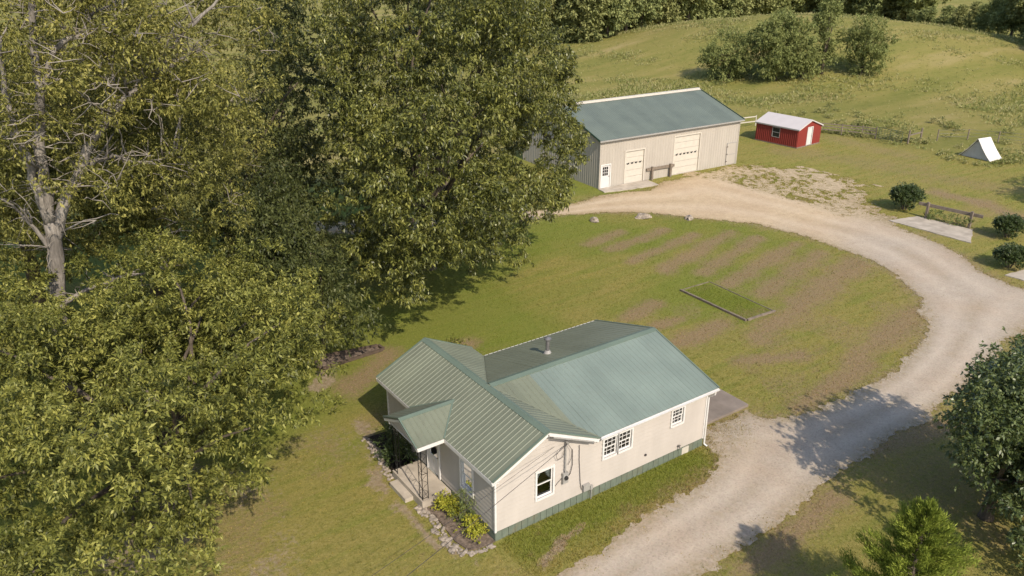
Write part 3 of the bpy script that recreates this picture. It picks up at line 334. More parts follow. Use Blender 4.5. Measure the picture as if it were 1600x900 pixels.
FOREST2=[(182.4,93.9,4.8),(177.4,88.0,6.1),(174.0,81.7,6.5),(169.8,76.5,6.9),(165.9,71.2,7.0),(161.6,66.6,7.5),(157.7,62.1,9.1),(154.0,57.9,10.1),(151.1,53.6,13.8),(148.2,49.7,12.8),(145.6,45.9,13.2),(142.8,42.5,15.0),(139.7,39.7,13.7),(137.8,36.2,13.9),(134.8,33.8,13.6),(133.1,30.8,15.2)]
# ---------------------------------------------------------------- ground
INNER = [(20.63, 28.67), (22.47, 28.32), (24.94, 27.93), (27.39, 27.01), (30.27, 25.01), (32.73, 21.95), (35.32, 17.92), (36.31, 14.11), (36.08, 10.31), (35.03, 6.79), (32.54, 3.55), (30.04, 1.59), (26.65, 0.1), (23.16, -0.7), (20.17, -0.93), (17.42, -0.79), (15.53, -0.49), (14.58, 0.17), (14.4, 0.9), (11.0, 0.9), (10.6, -0.3), (10.38, -0.8), (8.86, -1.51), (7.04, -1.74), (5.24, -1.88), (3.48, -2.09), (1.91, -2.21), (0.43, -2.32), (-0.92, -2.36), (-12, -2.9), (-30, -3.5)]
OUTER = [(-30, -6.6), (-12, -6.1), (0, -5.6), (3.31, -5.47), (4.83, -5.45), (7.06, -5.47), (9.3, -5.36), (12.08, -4.99), (14.39, -4.83), (17.58, -4.53), (20.63, -4.49), (24.87, -3.97), (30.36, -2.92), (33.02, -2.46), (36.5, -2.4), (40, -3.5), (40.2, -0.8), (39.49, 1.37), (40.33, 3.38), (42.55, 6.27), (43.79, 10.28), (44.29, 13.16), (43.27, 15.79), (43.63, 19.0), (43.29, 23.23), (43.24, 28.15), (42.08, 30.53), (38.57, 30.63), (35.35, 29.68), (32.59, 30.4), (29.85, 30.5), (26.78, 30.28), (24.17, 30.65), (22.43, 31.25), (15, 34), (8, 38), (7, 35), (14, 31)]
PATCH = [(42.08, 30.9), (47.28, 30.6), (49.5, 29.18), (51.82, 26.49), (51.73, 19.75), (46.66, 17.54), (44.29, 13.16), (42.61, 14), (41.67, 26.74)]
ROAD = INNER + OUTER
def road_field(x, y):
    a = polysdf(x, y, ROAD) - .22 + (fbm(x, y, .45, 3, 3) - .5) * .9 + (fbm(x, y, 3.4, 8, 3) - .5) * .7
    b = np.minimum(polysdf(x, y, PATCH) + .3 + (fbm(x, y, .45, 21, 4) - .5) * 4.5 + (fbm(x, y, 2.2, 22, 3) - .5) * 3, (.5 * fbm(x, y, .3, 12, 3) + .5 * fbm((x + y) * .5, (y - x) * 1.0, 2.6, 11, 4) - .42) * 3.0)
    return np.maximum(a, b)
def terrain(x, y):
    # a low dome of pasture and gently rising land far behind
    dx, dy = x - 124, y - 77
    u = (dx * .82 + dy * .57) / 50; v = (-dx * .57 + dy * .82) / 62
    r = np.sqrt(u * u + v * v)
    h = np.where(r < 1, 6.6 * np.cos(np.minimum(r, 1) * math.pi / 2) ** 2, 0)
    dist = np.hypot(x - 20, y - 15)
    h = h + smooth(65, 110, dist) * (fbm(x, y, .018, 40, 3) - .5) * 1.6
    h = h + smooth(320, 900, dist) * 14 * fbm(x, y, .004, 50, 2)
    return h
def steps(lo, hi, d, far):
    a = list(np.arange(lo, hi + 1e-6, d)); s = d; q = hi
    while q < far: s *= 1.14; q += s; a.append(q)
    s = d; q = lo; b = []
    while q > -far: s *= 1.14; q -= s; b.append(q)
    return np.array(b[::-1] + a)
def ground_masks(x, y):
    br = np.zeros(x.shape)
    for x0, y0, x1, y1, wd in BROWN:
        ex, ey = (x1 - x0) * .12, (y1 - y0) * .12
        d = segd(x, y, x0 - ex, y0 - ey, x1 + ex, y1 + ey) + (fbm(x, y, .8, 60, 3) - .5) * 1.6 * wd
        br = np.maximum(br, (.5 if wd >= 1.5 else .95) * (1 - smooth(0, wd * 2.3, d)))
    br = np.maximum(br, .5 * smooth(-2.2, .4, polysdf(x, y, ROAD)) * smooth(.42, .6, fbm(x, y, .5, 70, 4)))
    br = np.maximum(br, .5 * smooth(.48, .64, fbm(x, y, .4, 72, 4)) * (1 - smooth(9, 15, y)))
    ba = np.zeros(x.shape)
    for x0, y0, x1, y1, wd in BARE:
        d = segd(x, y, x0, y0, x1, y1) + (fbm(x, y, 1.6, 61, 3) - .5) * 2.2 * wd
        ba = np.maximum(ba, 1 - smooth(wd * .3, wd * 1.2, d))
    ba = np.maximum(ba, .7 * smooth(.5, .62, fbm(x, y, .35, 66, 4)) * (1 - smooth(3, 5.5, np.hypot((x + 10.5) * .8, (y - 7) * .55))))
    ba = np.maximum(ba, .62 * smooth(-1.0, .4, polysdf(x, y, ROAD)) * smooth(-6, 4, y + .35 * x))
    ba = np.maximum(ba, .42 * smooth(.52, .66, fbm(x, y, .45, 67, 4)) * (1 - smooth(3, 8, np.hypot(x + 1.5, y - 7))))
    fe = np.maximum(smooth(66, 70, x + .12 * (y - 25) + (fbm(x, y, .2, 30, 3) - .5) * 4), smooth(44, 49, y + (fbm(x, y, .2, 31, 3) - .5) * 5))
    lu = np.maximum(1 - smooth(0, .5, np.maximum(np.abs(x - 22.9) - 1.2, np.abs(y - 9.75) - 2.6)), 0)
    st = (1 - smooth(.2, 1.3, np.abs(y + 1.0 - (.04 * x)))) * smooth(-.5, .6, x) * (1 - smooth(9.6, 10.6, x))
    lu = np.maximum(lu, st * .9)
    lu = np.maximum(lu, .85 * smooth(.28, .55, fbm(x, y, .12, 77, 3)) * smooth(5, 11, y) * (1 - smooth(33, 37, x)))
    return br, ba, fe, lu
def set_masks(me, x, y, rep=1):
    for nm, a in zip(('brown', 'bare', 'field', 'lush'), ground_masks(x[::rep], y[::rep])):
        a = np.repeat(a, rep); at = me.attributes.new(nm, 'FLOAT', 'POINT'); at.data.foreach_set('value', a.astype(np.float32))

xs = steps(-22, 72, .36, 2600); ys = steps(-16, 46, .36, 2600)
gx, gy = np.meshgrid(xs, ys); nx, ny = len(xs), len(ys)
gz = terrain(gx, gy)
me = bpy.data.meshes.new('ground')
V = np.stack([gx, gy, gz], -1).reshape(-1, 3)
idx = np.arange(nx * ny).reshape(ny, nx)
Fq = np.stack([idx[:-1, :-1], idx[:-1, 1:], idx[1:, 1:], idx[1:, :-1]], -1).reshape(-1, 4)
me.vertices.add(len(V)); me.vertices.foreach_set('co', V.astype(np.float32).ravel())
me.loops.add(Fq.size); me.loops.foreach_set('vertex_index', Fq.astype(np.int32).ravel())
me.polygons.add(len(Fq)); me.polygons.foreach_set('loop_start', np.arange(0, Fq.size, 4, dtype=np.int32))
me.materials.append(M['ground']); me.update(calc_edges=True)
me.polygons.foreach_set('use_smooth', np.ones(len(Fq), bool))
set_masks(me, gx.ravel(), gy.ravel())
tag(link('ground', me), kind='structure')

# gravel drive: an irregular sheet laid on the grass
h = .12
rx = np.arange(-16, 53, h); ry = np.arange(-8, 39, h); qx, qy = np.meshgrid(rx, ry); fv = road_field(qx, qy)
verts = []; vid = {}; faces = []
def rv(i, j):
    k = (i, j)
    if k not in vid: vid[k] = len(verts); verts.append((rx[i], ry[j]))
    return vid[k]
def re_(i0, j0, i1, j1):
    if (i1, j1) < (i0, j0): i0, j0, i1, j1 = i1, j1, i0, j0
    k = (i0, j0, i1, j1)
    if k not in vid:
        a, b = fv[j0, i0], fv[j1, i1]; t = a / (a - b)
        vid[k] = len(verts); verts.append((rx[i0] + (rx[i1] - rx[i0]) * t, ry[j0] + (ry[j1] - ry[j0]) * t))
    return vid[k]
pos = fv > 0
anyc = pos[:-1, :-1] | pos[1:, :-1] | pos[:-1, 1:] | pos[1:, 1:]
for j, i in zip(*np.nonzero(anyc)):
    cs = [(i, j), (i + 1, j), (i + 1, j + 1), (i, j + 1)]; f = []
    for a in range(4):
        p0, p1 = cs[a], cs[(a + 1) % 4]; in0, in1 = pos[p0[1], p0[0]], pos[p1[1], p1[0]]
        if in0: f.append(rv(*p0))
        if in0 != in1: f.append(re_(*p0, *p1))
    if len(f) > 2: faces.append(f)
va = np.array(verts); edge = polysdf(va[:, 0], va[:, 1], ROAD)
zz = .012 + .02 * np.clip(edge / 1.5, 0, 1)
me = bpy.data.meshes.new('driveway'); me.from_pydata(np.column_stack([va, zz]).tolist(), [], faces); me.materials.append(M['gravel'])
di = np.full(len(va), 1e9); do = np.full(len(va), 1e9)
for ln, ar in ((INNER, di), (OUTER, do)):
    for (x0, y0), (x1, y1) in zip(ln[:-1], ln[1:]): np.minimum(ar, segd(va[:, 0], va[:, 1], x0, y0, x1, y1), out=ar)
tt0 = di / (di + do + 1e-6)
at = me.attributes.new('edge', 'FLOAT', 'POINT'); ev = np.clip(1 - edge / 1.1, 0, 1)
ev = np.maximum(ev, .32 * np.exp(-((tt0 - .5) / .06) ** 2) * smooth(.45, .6, fbm(va[:, 0], va[:, 1], .35, 16, 3)))
ev = np.maximum(ev, .55 * (1 - smooth(.4, 2.2, np.hypot((va[:, 0] - 11.3) * .8, va[:, 1] + .2))))
at.data.foreach_set('value', ev.astype(np.float32))
at = me.attributes.new('sand', 'FLOAT', 'POINT'); at.data.foreach_set('value', smooth(7, 19, va[:, 1] + (fbm(va[:, 0], va[:, 1], .3, 5) - .5) * 6).astype(np.float32))
tt = tt0; ptc = smooth(-.6, .8, polysdf(va[:, 0], va[:, 1], PATCH)); ru = np.maximum(np.exp(-((tt - .32) / .085) ** 2), np.exp(-((tt - .68) / .085) ** 2)) * smooth(.3, .6, fbm(va[:, 0], va[:, 1], .4, 15, 3) + .15)
ru = np.maximum(ru, ptc)
at = me.attributes.new('rut', 'FLOAT', 'POINT'); at.data.foreach_set('value', ru.astype(np.float32))
tag(link('driveway', me), kind='structure')

def pad(name, poly, z, mat, seed=1):
    rnd = random.Random(seed); pts = []
    for k in range(len(poly)):
        a = Vector((*poly[k], -.05)); b = Vector((*poly[(k + 1) % len(poly)], -.05)); n = max(2, int((b - a).length / .35))
        for i in range(n): q = a.lerp(b, i / n); pts.append((q.x + rnd.uniform(-.04, .04), q.y + rnd.uniform(-.04, .04), -.05))
    return tag(MB().prism(pts, (0, 0, z + .05)).build(name, mat), kind='structure')
pad('parking_pad', [(44.6, 12.9), (44.75, 6.7), (47.7, 8.1), (47.3, 12.25)], .06, M['concrete'], 2)
pad('parking_pad', [(40.6, 2.3), (40.9, -1.8), (43.4, -1.5), (43.1, 2.0)], .06, M['concrete'], 3)
pad('barn_apron', [(31.9, 31.95), (31.75, 30.95), (33.9, 30.4), (37.1, 30.0), (37.4, 31.78)], .07, M['concrete'], 4)

# grass blades over the near lawns (uncountable)
rg = np.random.default_rng(11)
def blades(n, x0, x1, y0, y1, hmin, hmax, wd, keep):
    x = rg.uniform(x0, x1, n); y = rg.uniform(y0, y1, n)
    k = keep(x, y); x, y = x[k], y[k]; n = len(x)
    hh = rg.uniform(hmin, hmax, n); a = rg.uniform(0, 2 * np.pi, n); ln = rg.uniform(.2, .9, n) * hh
    b = rg.uniform(0, 2 * np.pi, n); z = terrain(x, y) - .005
    o = np.stack([np.cos(a), np.sin(a), 0 * a], 1) * wd / 2 * rg.uniform(.6, 1.3, (n, 1))
    c = np.stack([x, y, z], 1); tip = c + np.stack([np.cos(b) * ln, np.sin(b) * ln, hh], 1)
    return np.stack([c - o, c + o, tip], 1).reshape(-1, 3)
def on_lawn(x, y):
    ok = (road_field(x, y) < -.04) & ~((x > -1.3) & (x < 10.7) & (y > .02) & (y < 8.2)) & ~((x > 31.9) & (x < 48.6) & (y > 31) & (y < 44))
    ok &= ~((x > 10.4) & (x < 14.9) & (y > .9) & (y < 5)) & ~((x > 44.5) & (x < 47.8) & (y > 6.6) & (y < 13)) & ~((x < .3) & (x > -1.5) & (y > -.2) & (y < 8.8))
    return ok
B1 = blades(240000, -10, 40, -14, 30, .025, .065, .034, on_lawn)
B2 = blades(15000, 0, 10.6, -2.4, -.03, .04, .10, .03, lambda x, y: on_lawn(x, y) & (rg.random(len(x)) < 1 - .3 * (np.abs(y) > 1.6)))
B3 = blades(3500, 21.85, 24.0, 7.3, 12.2, .03, .07, .03, on_lawn)
B4 = blades(60000, 12, 70, -4, 44, .04, .1, .05, on_lawn)
eb = np.array([verts[v] for k, v in vid.items() if len(k) == 4]); eb = eb[(eb[:, 1] > -7.5) & (eb[:, 0] > -12)]
def tufted(pts, n, jit, hmin, hmax, wd):
    c = np.repeat(pts, n, 0) + rg.normal(0, jit, (len(pts) * n, 2)); m = len(c); a = rg.uniform(0, 6.28, m); b = rg.uniform(0, 6.28, m); hh = rg.uniform(hmin, hmax, m)
    c3 = np.column_stack([c, np.full(m, .01)]); o = np.column_stack([np.cos(a), np.sin(a), 0 * a]) * wd / 2; tip = c3 + np.column_stack([np.cos(b) * hh * .7, np.sin(b) * hh * .7, hh])
    return np.stack([c3 - o, c3 + o, tip], 1).reshape(-1, 3)
B5 = tufted(eb[rg.random(len(eb)) < .8], 4, .13, .02, .07, .05)
tp = np.column_stack([rg.normal(11.9, 1.1, 130), rg.normal(.1, .7, 130)]); tp = tp[(tp[:, 0] > 10.7) & ((tp[:, 1] < .9) | (tp[:, 0] > 14.7))]
tp = np.concatenate([tp, np.column_stack([rg.uniform(42, 51, 260), rg.uniform(15, 30, 260)]), np.column_stack([rg.uniform(27, 40, 70), rg.uniform(29.3, 31, 70)]), eb[::14] + rg.normal(0, .7, eb[::14].shape)])
B6 = tufted(tp, 16, .11, .02, .06, .045)
BV = np.concatenate([B1, B2, B3, B4, B5, B6]); me = quads_mesh('lawn_grass', BV, M['blades'], 3); set_masks(me, BV[:, 0], BV[:, 1], 3)
tag(link('lawn_grass', me), 'short mown grass of the lawns', 'grass', kind='stuff')
# ---------------------------------------------------------------- farmhouse
L, D, ZR, WM, WF, OH, OG, ZE, ZS = 10.53, 4.14, 4.0, 7.25, 8.18, .30, .31, 2.85, .377
S1 = (ZR - ZE) / (D / 2 + OH); S2 = (ZR - ZE) / (WM / 2 + OH)
house = thing('farmhouse', 'small cream farmhouse with green metal roof and gabled porch beside the gravel drive', 'house')

class Wall:
    """a wall frame: u along the wall, z up, n outwards"""
    def __init__(s, O, ud, n): s.O = Vector(O); s.u = Vector(ud).normalized(); s.n = Vector(n).normalized()
    def P(s, u, z, o=0.0): return s.O + s.u * u + s.n * o + Vector((0, 0, z))
    def box(s, mb, u0, u1, z0, z1, o0, o1):
        vs = [s.P(u, z, o) for z in (z0, z1) for u, o in ((u0, o0), (u1, o0), (u1, o1), (u0, o1))]
        return mb.add(vs, [(0, 3, 2, 1), (4, 5, 6, 7), (0, 1, 5, 4), (1, 2, 6, 5), (2, 3, 7, 6), (3, 0, 4, 7)])

def siding(wall, z0, z1, ulim, openings, e=.185, proud=.032):
    mb = MB(); breaks = sorted({z for o in openings for z in o[2:]} | {2.94, 3.0})
    k = 0; zb = z0
    while zb < z1 - 1e-4:
        zt = min(zb + e, z1)
        zs = [zb] + [b for b in breaks if zb + 1e-4 < b < zt - 1e-4] + [zt]
        bev = .027
        off = lambda z: (-.016 + .026 * (z - zb) / bev) if z < zb + bev else .010 - .026 * (z - zb - bev) / (e - bev)
        zs = sorted(zs + ([zb + bev] if zt > zb + bev + .01 else []))
        for a, b in zip(zs[:-1], zs[1:]):
            ia, ib = ulim(a + 1e-5), ulim(b - 1e-5)
            if ia[1] - ia[0] < .01: continue
            cuts = sorted((o[0], o[1]) for o in openings if o[2] < (a + b) / 2 < o[3])
            xs_ = [None]
            for c in cuts: xs_ += [c[0], c[1]]
            xs_.append(None)
            for q in range(0, len(xs_), 2):
                l0 = ia[0] if xs_[q] is None else xs_[q]; l1 = ib[0] if xs_[q] is None else xs_[q]
                r0 = ia[1] if xs_[q + 1] is None else xs_[q + 1]; r1 = ib[1] if xs_[q + 1] is None else xs_[q + 1]
                mb.quad(wall.P(l0, a, off(a)), wall.P(r0, a, off(a)), wall.P(r1, b, off(b)), wall.P(l1, b, off(b)))
        zb = zt; k += 1
    return mb

def reveal(mb, wl_, u0, u1, z0, z1, d=.1):
    for a, b in (((u0, z0), (u1, z0)), ((u1, z0), (u1, z1)), ((u1, z1), (u0, z1)), ((u0, z1), (u0, z0))):
        mb.quad(wl_.P(*a, .02), wl_.P(*b, .02), wl_.P(*b, -d), wl_.P(*a, -d))

def window(parent, wl_, u0, u1, z0, z1, cols, rows, curtain=None, label=None):
    t = .075; mb = MB()
    wl_.box(mb, u0 - t, u0, z0 - t, z1 + t, .004, .05); wl_.box(mb, u1, u1 + t, z0 - t, z1 + t, .004, .05)
    wl_.box(mb, u0, u1, z1, z1 + t, .004, .05); wl_.box(mb, u0, u1, z0 - t, z0, .004, .065)
    reveal(mb, wl_, u0, u1, z0, z1)
    win = mb.build('window', M['trim'], parent)
    if label: win['label'] = label
    zm = (z0 + z1) / 2
    for a, b, o in ((zm - .02, z1, -.02), (z0, zm + .02, -.05)):
        s = MB(); f = .045
        wl_.box(s, u0, u0 + f, a, b, o - .03, o); wl_.box(s, u1 - f, u1, a, b, o - .03, o)
        wl_.box(s, u0 + f, u1 - f, a, a + f, o - .03, o); wl_.box(s, u0 + f, u1 - f, b - f, b, o - .03, o)
        for c in range(1, cols): u = u0 + (u1 - u0) * c / cols; wl_.box(s, u - .011, u + .011, a + f, b - f, o - .022, o - .004)
        for r in range(1, rows): z = a + (b - a) * r / rows; wl_.box(s, u0 + f, u1 - f, z - .011, z + .011, o - .021, o - .003)
        s.build('sash', M['trim'], win)
        MB().quad(wl_.P(u0 + f, a + f, o - .012), wl_.P(u1 - f, a + f, o - .012), wl_.P(u1 - f, b - f, o - .012), wl_.P(u0 + f, b - f, o - .012)).build('pane', M['glass'], win)
    if curtain:
        c = MB(); n = 8
        for sgn in (0, 1):
            ptsT = []; 
            for i in range(n + 1):
                f = i / n; top = (u0 + (u1 - u0) * .5 * f) if sgn == 0 else (u1 - (u1 - u0) * .5 * f)
                bot = (u0 + (u1 - u0) * .12 * f) if sgn == 0 else (u1 - (u1 - u0) * .12 * f)
                o = -.13 - .02 * math.sin(i * 2.4); ptsT.append((wl_.P(top, z1, o), wl_.P(bot, z1 - (z1 - z0) * curtain, o)))
            for i in range(n): c.quad(ptsT[i][0], ptsT[i + 1][0], ptsT[i + 1][1], ptsT[i][1])
        c.build('curtain', M['curtain'], win)
    return win

wS = Wall((0, 0, 0), (1, 0, 0), (0, -1, 0)); wW = Wall((0, 0, 0), (0, 1, 0), (-1, 0, 0))
wE = Wall((L, 0, 0), (0, 1, 0), (1, 0, 0)); wN = Wall((D, WM, 0), (1, 0, 0), (0, 1, 0))
wFN = Wall((0, WF, 0), (1, 0, 0), (0, 1, 0)); wFE = Wall((D, WM, 0), (0, 1, 0), (1, 0, 0))
opS = [(1.80, 2.52, 1.05, 2.18), (4.95, 5.60, 1.58, 2.40), (5.70, 6.35, 1.58, 2.40), (8.55, 9.17, 1.70, 2.41)]
opW = [(1.45, 2.23, 1.08, 2.26), (3.90, 4.78, .37, 2.08)]
def ulS(z):
    a = 0 if z <= 3.0 else -OH + (z - ZE) / S1; b = L if z <= 2.938 else D + OH - (z - ZE) / S1
    return (max(0, a), b if z <= 2.938 else min(b, D))
siding(wS, ZS, ZR - .03, ulS, opS).build('wall', M['siding'], house)
siding(wW, ZS, 2.97, lambda z: (0, WF), opW).build('wall', M['siding'], house)
siding(wE, ZS, ZR - .03, lambda z: (0, WM) if z <= 2.938 else (-OH + (z - ZE) / S2, WM + OH - (z - ZE) / S2), []).build('wall', M['siding'], house)
siding(wN, ZS, 2.93, lambda z: (0, L - D), []).build('wall', M['siding'], house)
siding(wFN, ZS, ZR - .03, lambda z: (0, D) if z <= 3.0 else (-OH + (z - ZE) / S1, D + OH - (z - ZE) / S1), []).build('wall', M['siding'], house)
siding(wFE, ZS, 2.97, lambda z: (0, WF - WM), []).build('wall', M['siding'], house)
for x, y in ((-.026, -.026), (L - .046, -.026), (-.026, WF - .046), (L - .046, WM - .046), (D - .046, WF - .046)): MB().box(x, x + .072, y, y + .072, ZS, 2.86).build('corner_trim', M['trim'], house)
MB().box(.06, L - .06, .06, WM - .06, ZS - .06, ZS - .01).build('floor', M['floor'], house)
ib = MB(); ib.box(.9, 1.0, .12, WF - .1, ZS, 2.6); ib.box(1.0, L - .1, 1.6, 1.7, ZS, 2.6)
ib.build('inner_wall', M['inner'], house)
# green skirting planks
def plank_run(wl_, u0, u1, wd=.285, skip=()):
    n = max(1, round((u1 - u0) / wd)); wd = (u1 - u0) / n
    rnd = random.Random(int(u1 * 100))
    for i in range(n):
        a = u0 + i * wd; o = rnd.uniform(.0, .008); mb = MB(); wl_.box(mb, a + .008, a + wd - .008, -.04, ZS + .002, -.02, .004 + o)
        if any(s0 < a + wd / 2 < s1 for s0, s1 in skip): continue
        mb.build('skirting_plank', M['skirt'], house)
plank_run(wS, .0, L, skip=((9.25, 9.75),)); plank_run(wW, .0, WF); plank_run(wE, 0, WM, .6)
bk = MB()
for w_, u0, u1 in ((wS, 0, L), (wW, 0, WF), (wE, 0, WM), (wN, 0, L - D), (wFN, 0, D), (wFE, 0, WF - WM)): w_.box(bk, u0 + .03, u1 - .03, -.05, ZS - .02, -.06, -.03)
bk.build('foundation', M['skirt'], house)
mb = MB(); wS.box(mb, 9.3, 9.7, .02, .33, -.02, .02); vn = mb.build('crawl_vent', M['cream'], house)

window(house, wS, *opS[0], 1, 1, .45); window(house, wS, *opS[1], 3, 2); window(house, wS, *opS[2], 3, 2, .5); window(house, wS, *opS[3], 3, 2, .8)
window(house, wW, *opW[0], 1, 1, .35)
# front door with glass light
u0, u1, z0, z1 = opW[1]
mb = MB(); wW.box(mb, u0 - .09, u0, z0, z1 + .09, .004, .05); wW.box(mb, u1, u1 + .09, z0, z1 + .09, .004, .05); wW.box(mb, u0, u1, z1, z1 + .09, .004, .05); reveal(mb, wW, u0, u1, z0, z1, .06)
mb.build('door_frame', M['trim'], house)
mb = MB(); a, b, c, d = u0 + .16, u1 - .16, 1.15, 1.93
wW.box(mb, u0, a, z0, z1, -.05, -.01); wW.box(mb, b, u1, z0, z1, -.05, -.01); wW.box(mb, a, b, z0, c, -.05, -.01); wW.box(mb, a, b, d, z1, -.05, -.01)
for q in ((a + .02, (a + b) / 2 - .03, .5, 1.02), ((a + b) / 2 + .03, b - .02, .5, 1.02)): wW.box(mb, *q, -.012, .0)
dr = mb.build('front_door', M['door'], house)
MB().quad(wW.P(a, c, -.03), wW.P(b, c, -.03), wW.P(b, d, -.03), wW.P(a, d, -.03)).build('pane', M['glass'], dr)
MB().tube([wW.P(u0 + .07, 1.28, -.01), wW.P(u0 + .07, 1.28, .05)], .025, 8).build('handle', M['steel'], dr)

# roof
def sheets(parent, O, ud, vd, n, u0, u1, vlo, vhi, mats, kinks=(), sheet=.914, rib=.2285, hgt=.014, name='roof_panel', start=None):
    O, ud, vd, n = Vector(O), Vector(ud).normalized(), Vector(vd), Vector(n).normalized()
    a = u0
    while a < u1 - 1e-3:
        b = min(a + sheet, u1); us = {a: 0.0, b: 0.0}
        k = 0
        while True:
            r = a + .06 + k * rib
            if r > b - .04: break
            for du, hh in ((-.032, 0), (-.016, hgt), (.016, hgt), (.032, 0)): us[r + du] = hh
            k += 1
        for q in kinks:
            if a < q < b: us.setdefault(q, 0.0)
        U = sorted(us); mb = MB(); vs = []
        for u in U:
            lo, hi = vlo(u), vhi(u)
            if hi < lo: hi = lo = (hi + lo) / 2
            vs += [O + ud * u + vd * lo + n * us[u], O + ud * u + vd * hi + n * us[u]]
        mb.add(vs, [(2 * i, 2 * i + 2, 2 * i + 3, 2 * i + 1) for i in range(len(U) - 1)])
        mb.build(name, mats((a + b) / 2), parent); a = b
E1 = D + OH
deck = MB(); dz = .035
def dq(*pts): deck.prism([(x, y, z - dz - .03) for x, y, z in pts], (0, 0, .03))
dq((-OH, -OG, ZE), (-OH, WF + OG, ZE), (D / 2, WF + OG, ZR), (D / 2, -OG, ZR))
dq((D / 2, -OG, ZR), (D / 2, WM / 2, ZR), (E1, -OH, ZE), (E1 - .001, -OG, ZE))
dq((D / 2, WM / 2, ZR), (D / 2, WF + OG, ZR), (E1, WF + OG, ZE), (E1, WM + OH, ZE))
dq((D / 2, WM / 2, ZR), (E1, -OH, ZE), (L + OG, -OH, ZE), (L + OG, WM / 2, ZR))
dq((D / 2, WM / 2, ZR), (L + OG, WM / 2, ZR), (L + OG, WM + OH, ZE), (E1, WM + OH, ZE))
roof = deck.build('roof', M['darkwood'], house)
old = lambda u: M['roof_old']
W1 = D / 2 + OH
nL = Vector((-S1, 0, 1)).normalized(); nR = Vector((S1, 0, 1)).normalized(); nF = Vector((0, -S2, 1)).normalized(); nB = Vector((0, S2, 1)).normalized()
sheets(roof, (-OH, 0, ZE), (0, 1, 0), (W1, 0, ZR - ZE), nL, -OG, WF + OG, lambda u: 0, lambda u: 1, old)
vR = lambda y: 0.0 if (y <= -OH or y >= WM + OH) else (y + OH) / (WM / 2 + OH) if y < WM / 2 else (WM + OH - y) / (WM / 2 + OH)
sheets(roof, (E1, 0, ZE), (0, 1, 0), (-W1, 0, ZR - ZE), nR, -OG, WF + OG, vR, lambda u: 1, old, kinks=(-OH, WM / 2, WM + OH))
vM = lambda x: 0.0 if x >= E1 else 1 - (x - D / 2) / W1
new = lambda u: M['roof_old'] if u < 4.0 else M['roof_new']
W2 = WM / 2 + OH
sheets(roof, (0, -OH, ZE), (1, 0, 0), (0, W2, ZR - ZE), nF, 2.07 + .0, L + OG, vM, lambda u: 1, new, kinks=(E1,), sheet=.937)
sheets(roof, (0, WM + OH, ZE), (1, 0, 0), (0, -W2, ZR - ZE), nB, 2.07, L + OG, vM, lambda u: 1, old, kinks=(E1,), sheet=.937)
def cap(parent, a, b, s, side, wd=.17, up=.028, mat='cap'):
    a, b = Vector(a), Vector(b); sd = Vector(side).normalized(); mb = MB()
    for q in (1, -1):
        e = sd * q * wd - Vector((0, 0, s * wd)); z = Vector((0, 0, up)); lip = Vector((0, 0, -.022))
        mb.quad(a + z, b + z, b + z + e, a + z + e); mb.quad(a + z + e, b + z + e, b + z + e + lip, a + z + e + lip)
    return mb.build('ridge_cap', M[mat], parent)
cap(roof, (D / 2, -OG - .02, ZR), (D / 2, WF + OG + .02, ZR), S1, (1, 0, 0))
cap(roof, (D / 2 + .1, WM / 2, ZR + .004), (L + OG + .02, WM / 2, ZR + .004), S2, (0, 1, 0), .19)
# valley flashings
for y0, y1 in ((WM / 2, -OH), (WM / 2, WM + OH)):
    a = Vector((D / 2, y0, ZR + .006)); b = Vector((E1, y1, ZE + .006)); t = (b - a).normalized(); mb = MB()
    s = Vector((0, 0, 1)).cross(t).normalized() * .05
    mb.quad(a + s + Vector((0, 0, .018)), b + s + Vector((0, 0, .018)), b, a); mb.quad(a, b, b - s + Vector((0, 0, .018)), a - s + Vector((0, 0, .018)))
    mb.build('valley_flashing', M['roof_old'], roof)
# green rake trims and white rake boards
def rake(a, b, outward):
    a, b, o = Vector(a), Vector(b), Vector(outward)
    mb = MB(); mb.bar(a + o * .012 + Vector((0, 0, .012)), b + o * .012 + Vector((0, 0, .012)), .07, .05, up=(0, 0, 1)); mb.build('rake_trim', M['cap'], roof)
    mb = MB(); d = Vector((0, 0, -.105)); mb.bar(a + d - o * .012, b + d - o * .012, .03, .15); mb.build('rake_board', M['trim'], roof)
pk = lambda y: (D / 2, y, ZR)
rake((-OH, -OG, ZE), pk(-OG), (0, -1, 0)); rake(pk(-OG), (E1, -OG, ZE), (0, -1, 0))
rake((-OH, WF + OG, ZE), pk(WF + OG), (0, 1, 0)); rake(pk(WF + OG), (E1, WF + OG, ZE), (0, 1, 0))
rake((L + OG, -OH, ZE), (L + OG, WM / 2, ZR), (1, 0, 0)); rake((L + OG, WM / 2, ZR), (L + OG, WM + OH, ZE), (1, 0, 0))
# eave fascias, soffits, gutter, downspout
for q in ((-OH - .012, -OH + .012, -OG, WF + OG, ZE - .17, ZE - .012), (E1 + .1, L + OG, -OH - .012, -OH + .012, ZE - .16, ZE - .012), (E1, L + OG, WM + OH - .012, WM + OH + .012, ZE - .17, ZE + .01), (E1 - .012, E1 + .012, WM + OH, WF + OG, ZE - .17, ZE - .012)): MB().box(*q).build('fascia', M['trim'], house)
sf = MB(); sf.box(-OH, .0, -OG + .02, WF + OG - .02, ZE - .155, ZE - .135); sf.box(E1 + .1, L + OG - .02, -OH, -.02, ZE - .15, ZE - .13); sf.box(E1, L + OG, WM + .02, WM + OH, ZE - .155, ZE - .135)
sf.build('soffit', M['trim'], house)
gt = MB(); g0, g1, gy = E1 + .05, L + OG - .02, -OH - .012
gt.prism([(g0, gy, ZE - .03), (g0, gy - .09, ZE - .03), (g0, gy - .09, ZE - .055), (g0, gy - .06, ZE - .10), (g0, gy, ZE - .10)], (g1 - g0, 0, 0))
gt.build('gutter', M['trim'], house)
